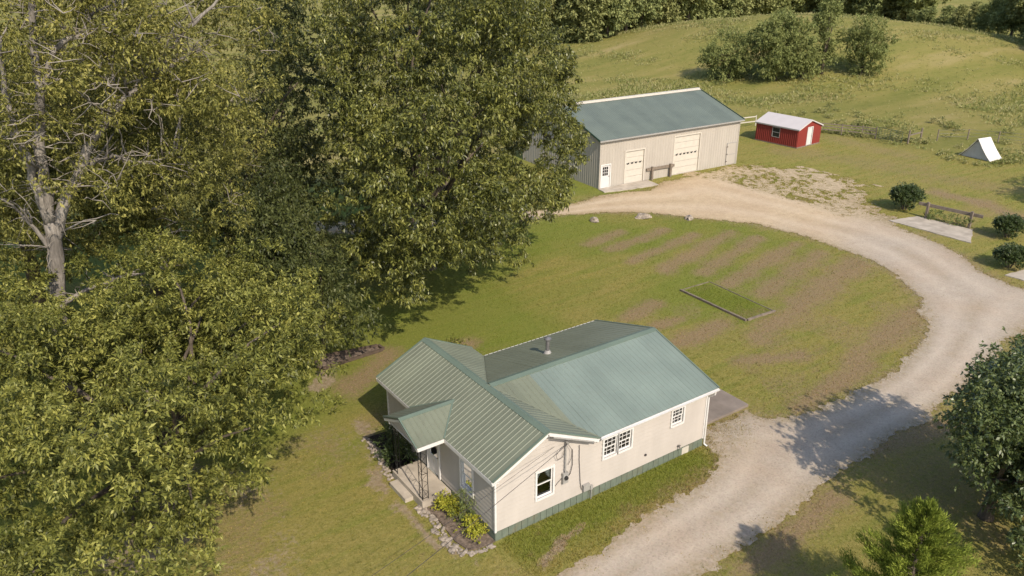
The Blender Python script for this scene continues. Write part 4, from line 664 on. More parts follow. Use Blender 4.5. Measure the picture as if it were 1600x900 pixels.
MB().tube([(L + .06, gy - .05, ZE - .09), (L + .06, gy - .04, ZE - .2), (L + .05, -.06, ZE - .45), (L + .05, -.06, .12), (L + .1, -.2, .04)], .04, 8).build('downspout', M['trim'], house)
# roof vent pipe with cap
bx_, by_, bz_ = 6.03, 5.0, ZR - S2 * (5.0 - WM / 2)
vp = MB().tube([(bx_, by_, bz_ - .1), (bx_, by_, bz_ + .68)], .085, 14).build('vent_pipe', M['steel'], house)
MB().tube([(bx_, by_, bz_ - .05), (bx_, by_, bz_ + .05), (bx_, by_, bz_ + .16)], [.2, .16, .1], 14).build('flashing', M['greymetal'], vp)
MB().tube([(bx_, by_, bz_ + .64), (bx_, by_, bz_ + .66), (bx_, by_, bz_ + .72), (bx_, by_, bz_ + .8)], [.12, .155, .155, .03], 14).build('cap', M['steel'], vp)
# porch
XP, YP, HP, ZP, XE = -1.43, 4.24, 1.33, 3.44, ZE
SP = (ZP - XE) / HP; xr = -OH + (ZP - ZE) / S1
porch = MB()
for sg in (1, -1):
    porch.prism([(XP, YP, ZP - .07), (xr + .05, YP, ZP - .07), (-OH, YP + sg * HP, XE - .07), (XP, YP + sg * HP, XE - .07)], (0, 0, .03))
pr = porch.build('porch_roof', M['darkwood'], house)
for sg in (1, -1):
    n = Vector((0, sg * SP, 1)).normalized()
    # along x, from the eave up; trimmed by the main slope
    def hi(u): return 1.0
    def lo(u):
        if u < -OH: return 0.0
        return min(1.0, max(0.0, ((ZE + (u + OH) * S1) - XE) / (ZP - XE)) )
    sheets(pr, (0, YP + sg * HP, XE), (1, 0, 0), (0, -sg * HP, ZP - XE), n, XP, xr + .02, lo, hi, old, kinks=(-OH,))
    a = Vector((-OH, YP + sg * HP, XE + .025)); b = Vector((xr, YP, ZP + .02)); mb = MB(); mb.bar(a, b, .06, .012); mb.build('valley_flashing', M['cap'], pr)
    a = Vector((XP, YP + sg * HP, XE)); b = Vector((XP, YP, ZP))
    MB().bar(a + Vector((-.012, 0, .01)), b + Vector((-.012, 0, .01)), .06, .05).build('rake_trim', M['cap'], pr)
    MB().bar(a + Vector((.015, 0, -.10)), b + Vector((.015, 0, -.10)), .03, .15).build('rake_board', M['trim'], pr)
    y = YP + sg * HP; MB().box(XP + .03, -OH - .013, y - .012, y + .012, XE - .16, XE - .015).build('fascia', M['trim'], pr)
cap(pr, (XP - .02, YP, ZP), (xr + .1, YP, ZP), SP, (0, 1, 0), .13)
mb = MB(); w2 = Wall((XP + .12, 0, 0), (0, 1, 0), (-1, 0, 0))
siding(w2, XE - .13, ZP - .08, lambda z: (YP - HP + .06 + max(0, z - XE + .08) / SP, YP + HP - .06 - max(0, z - XE + .08) / SP), []).build('porch_gable', M['siding'], house)
MB().box(XP + .1, -.02, YP - HP + .03, YP + HP - .03, XE - .18, XE - .14).build('porch_ceiling', M['trim'], house)
MB().box(-1.27, -.025, 3.02, 5.46, -.05, .35).build('porch_slab', M['concrete'], house)
st_ = MB(); st_.box(-1.62, -1.275, 3.75, 5.05, -.05, .175); st_.build('porch_step', M['concrete'], house)
def iron_post(x, y, dx, dy):
    mb = MB()
    for ax in ((dx, 0), (0, dy)):
        a = Vector((x, y, .35)); b = a + Vector((ax[0] * .24, ax[1] * .24, 0)); top = XE - .16
        for q in (a, b): mb.bar(q, (q.x, q.y, top), .022)
        for z in (.42, 1.5, top - .05): mb.bar((a.x, a.y, z), (b.x, b.y, z), .016)
        n = 11; hz = (top - .47) / n
        for i in range(n):
            z = .44 + i * hz; s0, s1 = (a, b) if i % 2 == 0 else (b, a)
            mb.tube([(s0.x, s0.y, z), tuple((Vector((s0.x, s0.y, z)) * .5 + Vector((s1.x, s1.y, z + hz)) * .5) + Vector((0, 0, .03))), (s1.x, s1.y, z + hz)], .008, 5)
    return mb.build('porch_post', M['iron'], house)
iron_post(-1.2, 3.1, 1, 1); iron_post(-1.2, 5.38, 1, -1)
# electrics on the gable wall
MB().tube([(3.04, -.1, 1.6), (3.04, -.1, 3.02), (3.04, -.14, 3.1), (3.04, -.22, 3.08)], [.03, .03, .045, .05], 8).build('service_mast', M['greymetal'], house)
mt = MB(); wS.box(mt, 2.93, 3.17, 1.30, 1.75, .02, .13); mt = mt.build('meter_box', M['greymetal'], house)
MB().tube([(3.05, -.13, 1.55), (3.05, -.2, 1.55)], [.085, .075], 14).build('meter_dial', M['dark'], mt)
mb = MB(); wS.box(mb, 3.95, 4.25, .5, .78, .02, .12); wS.box(mb, 4.3, 4.42, .44, .62, .02, .1); mb.tube([(4.36, -.07, .44), (4.36, -.07, .0)], .02, 6); mb.build('utility_box', M['greymetal'], house)
wr = MB()
wr.tube([(3.72, -.035, 2.66), (3.74, -.035, 2.0), (3.83, -.035, .95), (3.9, -.04, .6)], .012, 5)
wr.tube([(3.04, -.12, 3.0), (2.75, -.16, 2.95), (2.55, -.14, 2.72), (2.66, -.1, 2.45), (2.88, -.1, 2.5), (2.99, -.1, 2.75)], .011, 5)
wr.tube([(3.1, -.12, 3.0), (3.28, -.13, 2.7), (3.3, -.1, 2.3), (3.17, -.09, 2.05)], .010, 5)
wr.tube([(3.38, -.06, 2.62), (3.4, -.06, 1.95), (3.3, -.07, 1.6), (3.17, -.08, 1.5)], .014, 5)
wr.tube([(2.94, -.06, 1.55), (2.75, -.05, 1.42), (2.62, -.05, 1.3)], .008, 5)
wr.build('wiring', M['cable'], house)
mb = MB().tube([(9.03, -.02, .55), (9.03, -.14, .55), (9.03, -.17, .47)], .025, 7); mb.tube([(9.03, -.1, .55), (9.03, -.1, .63)], .012, 6); mb.tube([(9.03, -.1, .62), (9.03, -.1, .65)], .05, 8); mb.build('water_tap', M['steel'], house)
mb = MB(); mb.tube([(7.19, -.02, .86), (7.19, -.05, .86)], [.06, .05], 10); mb.build('pipe_stub', M['cable'], house)
# eave light bar under the gable's right rake
MB().bar((2.25, -.36, 3.72), (4.15, -.36, 2.82), .03, .04).build('conduit', M['greymetal'], house)
MB().box(10.56, 14.62, .98, 4.6, -.05, .13).build('patio', M['patio'])
tag(bpy.data.objects['patio'], kind='structure')
# overhead service cables
def cable(label, a, b, sag, r):
    a, b = Vector(a), Vector(b); pts = []
    for i in range(25): t = i / 24; q = a.lerp(b, t); q.z -= sag * 4 * t * (1 - t); pts.append(q)
    return tag(MB().tube(pts, r, 5).build('overhead_cable', M['cable']), label, 'cable', 'service cables to the farmhouse')
cable('thicker lower service cable running from the mast past the corner of the farmhouse', (3.04, -.2, 3.06), (-20.5, -12.9, 9.6), .25, .009)
cable('thinner upper cable running from the gable wall out over the front lawn', (2.5, -.1, 3.1), (-20.2, -12.1, 10.0), .15, .006)
# ---------------------------------------------------------------- barn
barn = thing('metal_barn', 'long tan metal barn with green roof and two overhead doors', 'barn', (32.06, 32.09, 0), -.05)
LB, WB, EB, RB, OB = 16.39, 12.0, 4.31, 6.18, .27
SB = (RB - EB) / (WB / 2)
def ribbed(wl_, u0, u1, z0, ztop, openings, pitch=.3, hgt=.018):
    mb = MB(); us = {}
    u = u0 + pitch / 2
    while u < u1 - .04:
        for du, o in ((-.05, 0), (-.025, hgt), (.025, hgt), (.05, 0)): us[round(u + du, 4)] = o
        u += pitch
    for e in (u0, u1): us[e] = 0
    for o in openings:
        for e in o[:2]: us.setdefault(e, 0.0)
    U = sorted(us)
    for a, b in zip(U[:-1], U[1:]):
        segs = [(z0, None)]
        for o in openings:
            if o[0] - 1e-4 <= a and b <= o[1] + 1e-4:
                segs = ([(z0, o[2])] if o[2] > z0 + .01 else []) + [(o[3], None)]
        for lo, hi in segs:
            mb.quad(wl_.P(a, lo, us[a]), wl_.P(b, lo, us[b]), wl_.P(b, hi if hi else ztop(b), us[b]), wl_.P(a, hi if hi else ztop(a), us[a]))
    return mb
bS = Wall((0, 0, 0), (1, 0, 0), (0, -1, 0)); bW = Wall((0, 0, 0), (0, 1, 0), (-1, 0, 0)); bE = Wall((LB, 0, 0), (0, 1, 0), (1, 0, 0)); bN = Wall((0, WB, 0), (1, 0, 0), (0, 1, 0))
OPB = [(.2, 1.13, .04, 2.0), (2.8, 4.86, .04, 2.88), (8.38, 11.42, .06, 3.5)]
gab = lambda u: EB - .02 + SB * min(u, WB - u)
OPW = [(7.2, 8.6, 2.2, 3.3)]
ribbed(bS, 0, LB, 0, lambda u: EB - .02, OPB).build('wall', M['barn'], barn)
ribbed(bW, 0, WB, 0, gab, OPW).build('wall', M['barn'], barn)
ribbed(bE, 0, WB, 0, gab, []).build('wall', M['barn'], barn)
ribbed(bN, 0, LB, 0, lambda u: EB - .02, []).build('wall', M['barn'], barn)
for x, y in ((-.035, -.035), (LB - .06, -.035), (-.035, WB - .06), (LB - .06, WB - .06)): MB().box(x, x + .095, y, y + .095, 0, EB - .1).build('corner_trim', M['barn'], barn)
def overhead(o, nsec, npan, zwin):
    u0, u1, z0, z1 = o
    mb = MB(); t = .11
    bS.box(mb, u0 - t, u0, z0, z1 + t, .002, .045); bS.box(mb, u1, u1 + t, z0, z1 + t, .002, .045); bS.box(mb, u0, u1, z1, z1 + t, .002, .045)
    reveal(mb, bS, u0, u1, z0, z1, .14); fr = mb.build('overhead_door', M['cream'], barn)
    hs = (z1 - z0) / nsec
    for i in range(nsec):
        mb = MB(); bS.box(mb, u0 + .005, u1 - .005, z0 + i * hs + .012, z0 + (i + 1) * hs - .008, -.13, -.07)
        mb.build('door_panel', M['cream'], fr)
    # arched row of small lights
    for i in range(npan):
        c = (i + .5) / npan; wd = (u1 - u0) / npan * .34; uc = u0 + (u1 - u0) * (.05 + .9 * c); mb = MB(); s = 1 if c > .5 else -1
        tl = abs(c - .5) * 2
        pts = [(uc - wd, zwin + .10 - .10 * tl * (s < 0)), (uc - wd * .2, zwin - .09), (uc + wd * .6, zwin - .06), (uc + wd, zwin + .12 - .10 * tl * (s > 0)), (uc, zwin + .06)]
        if s > 0: pts = [(2 * uc - a, b) for a, b in pts][::-1]
        mb.prism([bS.P(a, b, -.072) for a, b in pts], bS.n * .012); mb.build('door_light', M['dark'], fr)
overhead(OPB[1], 5, 4, 1.78); overhead(OPB[2], 6, 6, 1.84)
u0, u1, z0, z1 = OPB[0]
mb = MB(); bS.box(mb, u0 - .09, u0, z0, z1 + .09, .002, .05); bS.box(mb, u1, u1 + .09, z0, z1 + .09, .002, .05); bS.box(mb, u0, u1, z1, z1 + .09, .002, .05); reveal(mb, bS, u0, u1, z0, z1, .08)
mb.build('door_frame', M['trim'], barn)
mb = MB(); a, b, c, d = u0 + .17, u1 - .17, 1.08, 1.85
bS.box(mb, u0, a, z0, z1, -.07, -.03); bS.box(mb, b, u1, z0, z1, -.07, -.03); bS.box(mb, a, b, z0, c, -.07, -.03); bS.box(mb, a, b, d, z1, -.07, -.03)
for i in (1, 2): bS.box(mb, a + (b - a) * i / 3 - .014, a + (b - a) * i / 3 + .014, c, d, -.06, -.035); bS.box(mb, a, b, c + (d - c) * i / 3 - .014, c + (d - c) * i / 3 + .014, -.061, -.036)
wd_ = mb.build('walk_door', M['door'], barn)
mb = MB(); bS.box(mb, a, b, c, d, -.068, -.055); mb.build('pane', M['dark'], wd_)
MB().tube([bS.P(u1 - .08, 1.0, -.03), bS.P(u1 - .08, 1.0, .03)], .035, 8).build('handle', M['steel'], wd_)
# flush hinged door at the far end
mb = MB(); bS.box(mb, 15.0, 16.15, .08, 2.1, .03, .055)
hd = mb.build('side_door', M['barn'], barn)
mb = MB()
for q in ((14.96, 15.0, .06, 2.14), (16.15, 16.19, .06, 2.14), (15.0, 16.15, 2.1, 2.14), (15.0, 16.15, 1.02, 1.06)): bS.box(mb, *q, .03, .07)
mb.build('door_trim', M['greymetal'], hd)
for z in (.4, 1.1, 1.8): q = MB(); bS.box(q, 14.93, 15.1, z - .03, z + .03, .055, .085); q.build('hinge', M['darkwood'], hd)
u0, u1, z0, z1 = OPW[0]
mb = MB(); bW.box(mb, u0 - .07, u0, z0 - .07, z1 + .07, .0, .06); bW.box(mb, u1, u1 + .07, z0 - .07, z1 + .07, .0, .06); bW.box(mb, u0, u1, z1, z1 + .07, .0, .06); bW.box(mb, u0, u1, z0 - .07, z0, 0, .06); bW.box(mb, u0, u1, (z0 + z1) / 2 - .03, (z0 + z1) / 2 + .03, -.02, .04)
bwn = mb.build('window', M['greymetal'], barn); q = MB(); bW.box(q, u0, u1, z0, z1, -.04, -.03); q.build('pane', M['dark'], bwn)
dk = MB()
for sg in (0, 1):
    y0 = -OB if sg == 0 else WB + OB
    dk.prism([(-OB, y0, EB - SB * OB - .06), (LB + OB, y0, EB - SB * OB - .06), (LB + OB, WB / 2, RB - .06), (-OB, WB / 2, RB - .06)], (0, 0, .045))
broof = dk.build('roof', M['darkwood'], barn)
for sg in (1, -1):
    y0 = -OB if sg == 1 else WB + OB
    sheets(broof, (0, y0, EB - SB * OB), (1, 0, 0), (0, sg * (WB / 2 + OB), RB - EB + SB * OB), (0, -sg * SB, 1), -OB, LB + OB, lambda u: 0, lambda u: 1, lambda u: M['barn_roof'], hgt=.012, sheet=.941)
cap(broof, (-OB - .02, WB / 2, RB + .03), (LB + OB + .02, WB / 2, RB + .03), SB, (0, 1, 0), .3, .03, 'cream')
MB().box(-OB, LB + OB, WB / 2 - .14, WB / 2 + .14, RB - .02, RB + .1).build('ridge_vent', M['cream'], broof)
for x, s in ((-OB, -1), (LB + OB, 1)):
    for y0 in (-OB, WB + OB): MB().bar((x + s * .01, y0, EB - SB * OB + .0), (x + s * .01, WB / 2, RB), .05, .16).build('rake_trim', M['dkgreen'], broof)
for y0 in (-OB - .03, WB + OB + .03): MB().box(-OB, LB + OB, y0 - .03, y0 + .03, EB - SB * OB - .13, EB - SB * OB - .005).build('eave_trim', M['greymetal'], broof)
MB().box(-OB + .05, LB + OB - .05, -OB + .02, -.03, EB - SB * OB - .1, EB - SB * OB - .08).build('soffit', M['barn'], broof)

# ---------------------------------------------------------------- red shed
shed = thing('red_shed', 'small red metal shed with white roof standing by the pasture fence', 'shed', (58.21, 31.78, 0), .06)
LS, WS_, ES, RS, OS = 5.13, 4.03, 1.97, 2.70, .12
SS = (RS - ES) / (WS_ / 2)
hS = Wall((0, 0, 0), (1, 0, 0), (0, -1, 0)); hW = Wall((0, 0, 0), (0, 1, 0), (-1, 0, 0)); hE = Wall((WS_, 0, 0), (0, 1, 0), (1, 0, 0)); hN = Wall((0, LS, 0), (1, 0, 0), (0, 1, 0))
gs = lambda u: ES - .01 + SS * min(u, WS_ - u)
ribbed(hS, 0, WS_, .1, gs, [(1.62, 2.42, .1, 1.92)], .23, .006).build('wall', M['red'], shed)
ribbed(hN, 0, WS_, .1, gs, [], .23, .006).build('wall', M['red'], shed)
ribbed(hW, 0, LS, .1, lambda u: ES, [(2.2, 3.05, .78, 1.72)], .23, .035).build('wall', M['red'], shed)
ribbed(hE, 0, LS, .1, lambda u: ES, [], .23, .035).build('wall', M['red'], shed)
mb = MB(); mb.box(-.02, WS_ + .02, -.025, .02, 0, .12); mb.box(-.02, WS_ + .02, LS - .02, LS + .025, 0, .12); mb.box(-.025, .02, 0, LS, 0, .12); mb.box(WS_ - .02, WS_ + .025, 0, LS, 0, .12); mb.build('base_sill', M['wood'], shed)
for sg, x0 in ((1, -OS), (-1, WS_ + OS)):
    mb = MB().prism([(x0, -OS, ES - SS * OS), (x0, LS + OS, ES - SS * OS), (WS_ / 2, LS + OS, RS), (WS_ / 2, -OS, RS)], (0, 0, .04)); mb.build('roof', M['white_roof'], shed)
    MB().bar((x0, -OS - .01, ES - SS * OS - .03), (WS_ / 2, -OS - .01, RS - .03), .03, .11).build('rake_board', M['white_roof'], shed)
    MB().box(x0 - .02, x0 + .02, -OS, LS + OS, ES - SS * OS - .1, ES - SS * OS).build('eave_trim', M['greymetal'], shed)
mb = MB(); hW.box(mb, 2.16, 2.2, .74, 1.76, 0, .05); hW.box(mb, 3.05, 3.09, .74, 1.76, 0, .05); hW.box(mb, 2.2, 3.05, 1.72, 1.76, 0, .05); hW.box(mb, 2.2, 3.05, .74, .78, 0, .05); hW.box(mb, 2.2, 3.05, 1.22, 1.26, -.02, .03)
sw = mb.build('window', M['greymetal'], shed); q = MB(); hW.box(q, 2.2, 3.05, .78, 1.72, -.04, -.02); q.build('pane', M['dark'], sw)
mb = MB(); hS.box(mb, 1.55, 1.62, .1, 1.99, 0, .05); hS.box(mb, 2.42, 2.49, .1, 1.99, 0, .05); hS.box(mb, 1.62, 2.42, 1.92, 1.99, 0, .05); sdf = mb.build('door_frame', M['trim'], shed)
mb = MB(); hS.box(mb, 1.63, 2.41, .11, 1.91, -.06, -.02); hS.box(mb, 1.75, 2.29, .3, .9, -.02, -.012); hS.box(mb, 1.75, 2.29, 1.1, 1.75, -.02, -.012); sd_ = mb.build('door', M['door'], shed)
MB().tube([hS.P(2.33, 1.0, -.02), hS.P(2.33, 1.0, .03)], .03, 8).build('handle', M['steel'], sd_)

# ---------------------------------------------------------------- white a-frame shelter
af = thing('a_frame_shelter', 'small white tarp-covered A-frame shelter standing in long grass', 'shelter', (69.0, 17.7, 0), R(-4))
for sg, y0 in ((1, 0), (-1, 3.15)):
    mb = MB(); n = 6; rows = []
    for i in range(n + 1):
        f = i / n; rows.append([(-.12 + .02 * math.sin(i * 3), y0 + sg * (1.575 * f), .04 + 1.9 * f - .12 * math.sin(f * math.pi)), (1.95, y0 + sg * (1.575 * f), .04 + 1.85 * f - .1 * math.sin(f * math.pi))])
    for i in range(n): mb.prism([rows[i][0], rows[i][1], rows[i + 1][1], rows[i + 1][0]], (0, -sg * .03, .02))
    mb.build('tarp_side', M['tarp'], af)
mb = MB().prism([(.06, .12, .03), (.06, 3.03, .03), (.06, 1.575, 1.78)], (.03, 0, 0)); mb.build('end_panel', M['tarp_shade'], af)
mb = MB().prism([(1.6, .12, .03), (1.6, 3.03, .03), (1.6, 1.575, 1.8)], (.03, 0, 0)); mb.build('end_panel', M['tarp_shade'], af)
MB().bar((-.18, 1.575, 1.9), (2.0, 1.575, 1.85), .06).build('ridge_pole', M['wood'], af)

# ---------------------------------------------------------------- fences, gate, rails
def post(mb, x, y, h, w=.13, z=0): mb.box(x - w / 2, x + w / 2, y - w / 2, y + w / 2, -.2, h); return mb
def fence(name, label, pts, h, rails, rail_w, mat, wire=False, pw=.13):
    f = thing(name, label, 'fence', (pts[0][0], pts[0][1], 0)); ox, oy = pts[0]
    for k, (x, y) in enumerate(pts):
        MB().tube([(x - ox, y - oy, -.2), (x - ox, y - oy, h * (1 + .06 * math.sin(k * 5)))], [pw / 2, pw / 2.2], 8).build('post', mat, f)
    for (x0, y0), (x1, y1) in zip(pts[:-1], pts[1:]):
        for z in rails: MB().bar((x0 - ox, y0 - oy, z), (x1 - ox, y1 - oy, z - .03), rail_w[0], rail_w[1]).build('wire' if wire else 'rail', M['steel'] if wire else mat, f)
    return f
fence('rail_fence', 'pale two-rail fence between the barn and the red shed', [(56.5, 42.6), (60.2, 42.0), (63.6, 41.6)], 1.25, (.55, 1.1), (.05, .11), M['cream'])
fence('rail_fence', 'weathered wooden fence running on from the right side of the red shed', [(64.2, 36.9), (66.0, 35.3), (67.4, 33.0), (68.4, 31.2), (68.8, 29.8)], 1.25, (.5, .85, 1.12), (.04, .1), M['wood'])
g = thing('pasture_gate', 'dark green tubular wire gate in the pasture fence', 'gate', (68.75, 29.5, 0), math.atan2(-2.6, .0))
mb = MB()
for a, b in (((0, 0, .2), (2.7, 0, .2)), ((0, 0, 1.3), (2.7, 0, 1.3)), ((0, 0, .2), (0, 0, 1.3)), ((2.7, 0, .2), (2.7, 0, 1.3)), ((1.35, 0, .2), (1.35, 0, 1.3))): mb.tube([a, b], .03, 7)
mb.build('gate_frame', M['wire'], g)
for k in range(5): z = .38 + k * .18; MB().tube([(0, 0, z), (2.7, 0, z)], .018, 6).build('bar', M['wire'], g)
for k in range(1, 8): MB().tube([(2.7 * k / 8, .01, .2), (2.7 * k / 8, .01, 1.3)], .012, 5).build('upright', M['wire'], g)
fence('corner_brace', 'short pale wooden brace of two posts at the end of the gate', [(69.5, 26.5), (72.2, 26.7)], 1.4, (.9,), (.09, .11), M['wood'], pw=.2)
fence('wire_fence', 'sagging wire fence with thin wooden posts behind the A-frame shelter', [(73.5, 25.6), (76.6, 24.0), (78.0, 21.5), (79.2, 19.4), (80.0, 16.0), (80.6, 12.0), (81, 7)], 1.2, (.4, .75, 1.1), (.02, .02), M['wood'], True)
def hitch(label, p0, p1, h, over, lean=0):
    t = thing('hitching_rail', label, 'rail', (p0[0], p0[1], 0)); d = Vector((p1[0] - p0[0], p1[1] - p0[1], 0)); n = d.normalized()
    for q, ln in ((Vector(), lean), (d, -lean * .3)):
        MB().bar(q + Vector((0, 0, -.2)), q + Vector((ln, ln, h * 1.22)), .17, .17).build('post', M['wood'], t)
    s = Vector((n.y, -n.x, 0)) * -.13
    MB().bar(-n * over + s + Vector((0, 0, h)), d + n * over + s + Vector((0, 0, h - .03)), .09, .24).build('crossbeam', M['wood'], t)
hitch('weathered timber crossbar on two posts behind the parking pad between round bushes', (47.45, 11.6), (47.95, 8.55), 1.05, .75, .06)
hitch('grey timber crossbar on two posts between the two barn doors', (37.75, 31.55), (39.9, 31.45), 1.0, .55, .03)

# ---------------------------------------------------------------- timber-edged bed on the lawn
tb = thing('timber_bed', 'rectangular grass plot edged with weathered timbers on the mown lawn', 'garden bed', (21.7, 7.15, 0))
for a, b, hh in (((0, 0), (.12, 5.25), .13), ((.1, 0), (2.4, -.05), .12), ((2.38, 0), (2.65, 5.2), .045), ((.14, 5.22), (2.6, 5.2), .04)):
    d = Vector((*b, 0)) - Vector((*a, 0)); n = 2
    for i in range(n):
        q0 = Vector((*a, hh / 2)) + d * (i / n + .004); q1 = Vector((*a, hh / 2)) + d * ((i + 1) / n - .004)
        MB().bar(q0, q1 + Vector((0, .02 * (-1) ** i, -.01)), .11 if hh > .1 else .05, hh).build('timber', M['wood'], tb)

# ---------------------------------------------------------------- rocks
def rock_mesh(seed, mat, sub=2):
    import bmesh
    bm = bmesh.new(); bmesh.ops.create_icosphere(bm, subdivisions=sub, radius=1); rnd = random.Random(seed)
    o = Vector((rnd.random() * 9, rnd.random() * 9, 0))
    from mathutils import noise as mn
    for v in bm.verts:
        k = 1 + .6 * mn.noise(v.co * 1.5 + o) + .25 * mn.noise(v.co * 3.1 + o); v.co = v.co * k
        v.co.z = max(v.co.z, -.35)
    me = bpy.data.meshes.new('rock'); bm.to_mesh(me); bm.free(); me.materials.append(mat); return me
RM = [rock_mesh(i, M['stone'], 1) for i in range(6)]
for lb, x, y, s, k in (('pale grey boulder nearest the oak at the edge of the lawn', 26.1, 25.55, (.36, .3, .3), 11), ('broad low boulder in the middle of the row of three at the drive edge', 29.75, 24.1, (.62, .36, .3), 12), ('small rounded boulder at the right end of the row of three', 32.45, 21.85, (.4, .34, .27), 13)):
    o = link('boulder', rock_mesh(k, M['stone'], 2)); o.location = (x, y, s[2] * .25); o.scale = s; o.rotation_euler = (0, 0, k); tag(o, lb, 'boulder', 'boulders along the drive')

# ---------------------------------------------------------------- foliage builders
def leaf_quads(rng, c, a, ln, wd, flat=.5, curl=.12):
    n = len(c); ln = ln * rng.uniform(.7, 1.25, (n, 1)); wd = wd * rng.uniform(.75, 1.25, (n, 1))
    s = unit(np.cross(a, np.array([0, 0, 1.0])) + rng.normal(0, flat, (n, 3)))
    s = unit(s - a * np.sum(s * a, 1, keepdims=True))
    mid = c + a * ln * .45; tip = c + a * ln; tip[:, 2] -= (ln * curl)[:, 0]
    return np.stack([c, mid + s * wd / 2, tip, mid - s * wd / 2], 1).reshape(-1, 3)
def foliage(seed, lobes, k, m, q, ln, wd, droop=.35, spread=.28, twig=.35, squash=.85, fill=.3, up=.25, flat=.5):
    rng = np.random.default_rng(seed); lb = np.array(lobes)
    ns = np.maximum(3, (k * lb[:, 3] ** 2)).astype(int); C0 = np.repeat(lb[:, :3], ns, 0); R0 = np.repeat(lb[:, 3], ns)[:, None]
    v = rng.normal(size=C0.shape); v[:, 2] += up; v = unit(v)
    rad = 1 - fill * rng.random((len(v), 1)) ** 2 + rng.normal(0, .07, (len(v), 1))
    sc = C0 + v * R0 * rad * np.array([1, 1, squash])
    tc = np.repeat(sc, m, 0); tv = np.repeat(v, m, 0)
    tc = tc + rng.normal(0, spread, tc.shape) * np.array([1, 1, .6])
    td = unit(tv * .9 + rng.normal(0, .55, tv.shape) + np.array([0, 0, .05]))
    lc = np.repeat(tc, q, 0); ldv = np.repeat(td, q, 0)
    lc = lc + ldv * rng.uniform(0, twig, (len(lc), 1))
    a = unit(ldv * .55 + rng.normal(0, .6, lc.shape) + np.array([0, 0, -droop]))
    return leaf_quads(rng, lc, a, ln, wd, flat)
def limb(mb, a, b, r0, r1, rng, n=6, bend=.12):
    a, b = Vector(a), Vector(b); L_ = (b - a).length; pts = []; off = Vector((rng.uniform(-1, 1), rng.uniform(-1, 1), rng.uniform(.2, 1))) * L_ * bend
    for i in range(n + 1):
        t = i / n; q = a.lerp(b, t) + off * math.sin(t * math.pi) + Vector((rng.uniform(-1, 1), rng.uniform(-1, 1), rng.uniform(-1, 1))) * L_ * .018
        pts.append(q)
    mb.tube(pts, [r0 + (r1 - r0) * (i / n) ** .8 for i in range(n + 1)], 7); return pts
def make_tree(name, label, cat, base, lobes, leafV, leaf_mat, bark_mat, r0, fork, seed, nl=14, group=None, trunk_lean=(0, 0)):
    t = thing(name, label, cat, (base[0], base[1], base[2] if len(base) > 2 else 0), 0, group); bz = Vector((base[0], base[1], t.location.z))
    rnd = random.Random(seed); mb = MB(); lb = np.array(lobes)
    top = Vector((trunk_lean[0], trunk_lean[1], fork))
    mb.tube([(0, 0, -.3), (0, 0, .15), (top.x * .4, top.y * .4, fork * .5), tuple(top)], [r0 * 1.7, r0 * 1.15, r0 * .92, r0 * .8], 10)
    for i in np.argsort(-lb[:, 3])[:nl]:
        limb(mb, top - Vector((0, 0, rnd.uniform(0, fork * .35))), Vector(lb[i, :3]) - bz, r0 * .42, .03, rnd)
    mb.build('trunk', M[bark_mat], t, True)
    V = leafV - np.array(bz); link('crown', quads_mesh('crown', V, M[leaf_mat]), t)
    return t
OAK += OAK2
# extra leaves inside each bough, added to block light and darken the gaps
def inner(seed, lobes, k=7): return foliage(seed, [(a, b, c - .15 * r, r * .42) for a, b, c, r in lobes], k * 4, 4, 4, .2, .085, .2, .2, .3, fill=.8)
# ---------------------------------------------------------------- great oak
make_tree('oak_tree', 'huge dark green oak with drooping leaves hiding the left end of the barn', 'tree', (11.0, 24.6), OAK, np.concatenate([foliage(1, [(a, b, c, r * .88) for a, b, c, r in OAK], 6.3, 13, 8, .215, .072, .6, .17, .3), inner(51, OAK, 5)]), 'leaf_oak', 'bark_dark', .55, 4.5, 3, 22)
make_tree('background_oak', 'tree with shade-darkened leaf colour standing behind the gap between the tall pecan and the great oak', 'tree', (1.0, 33.0), T5L, foliage(3, T5L, 3.4, 9, 8, .22, .09, .5, .22, .35), 'leaf_shade', 'bark_dark', .4, 4.0, 6, 12)
make_tree('understory_tree', 'small dark bushy tree in the gap between the pecan and the great oak', 'tree', (1.0, 17.6), T4L, foliage(2, T4L, 11, 8, 8, .18, .07, .5), 'leaf_shade', 'bark_dark', .16, 1.8, 4, 9)
# tall pale pecan with bare limbs
t = thing('pecan_tree', 'tall pale-barked tree with forked trunk, bare limbs and thin yellowish foliage', 'tree', (-10.7, 15.5, 0))
B0 = Vector((-10.7, 15.5, 0)); mb = MB(); rnd = random.Random(8); tw = MB()
def rel(l): return [Vector(q) - B0 for q in l]
def path(l, r0, r1):
    p = rel(l); n = []
    for a, b in zip(p[:-1], p[1:]):
        for i in range(3): n.append(a.lerp(b, i / 3) + Vector((rnd.uniform(-1, 1), rnd.uniform(-1, 1), rnd.uniform(-1, 1))) * .05)
    n.append(p[-1]); k = len(n) - 1
    mb.tube(n, [r0 + (r1 - r0) * i / k for i in range(k + 1)], 9); return n
path([(-10.7, 15.5, -.3)] + T1_trunk[1:], .42, .26)
allp = []
for l, r0, r1 in ((T1_A, .25, .08), (T1_A2, .2, .07), (T1_B, .24, .06), (T1_B2, .1, .04), (T1_C, .13, .04), (T1_D, .12, .03), (T1_E, .09, .035), (T1_F, .11, .03), (T1_G, .12, .03), (T1_H, .06, .025)): allp += path(l, r0, r1)
for q in range(80):
    c = rnd.choice(allp[3:]) + B0
    if c.z < 11.3 and c.x < -8.4: continue
    T1L.append((c.x + rnd.gauss(.2, .8), c.y + rnd.gauss(-.9, .9), c.z + rnd.gauss(-.1, .8), rnd.uniform(.5, .95)))
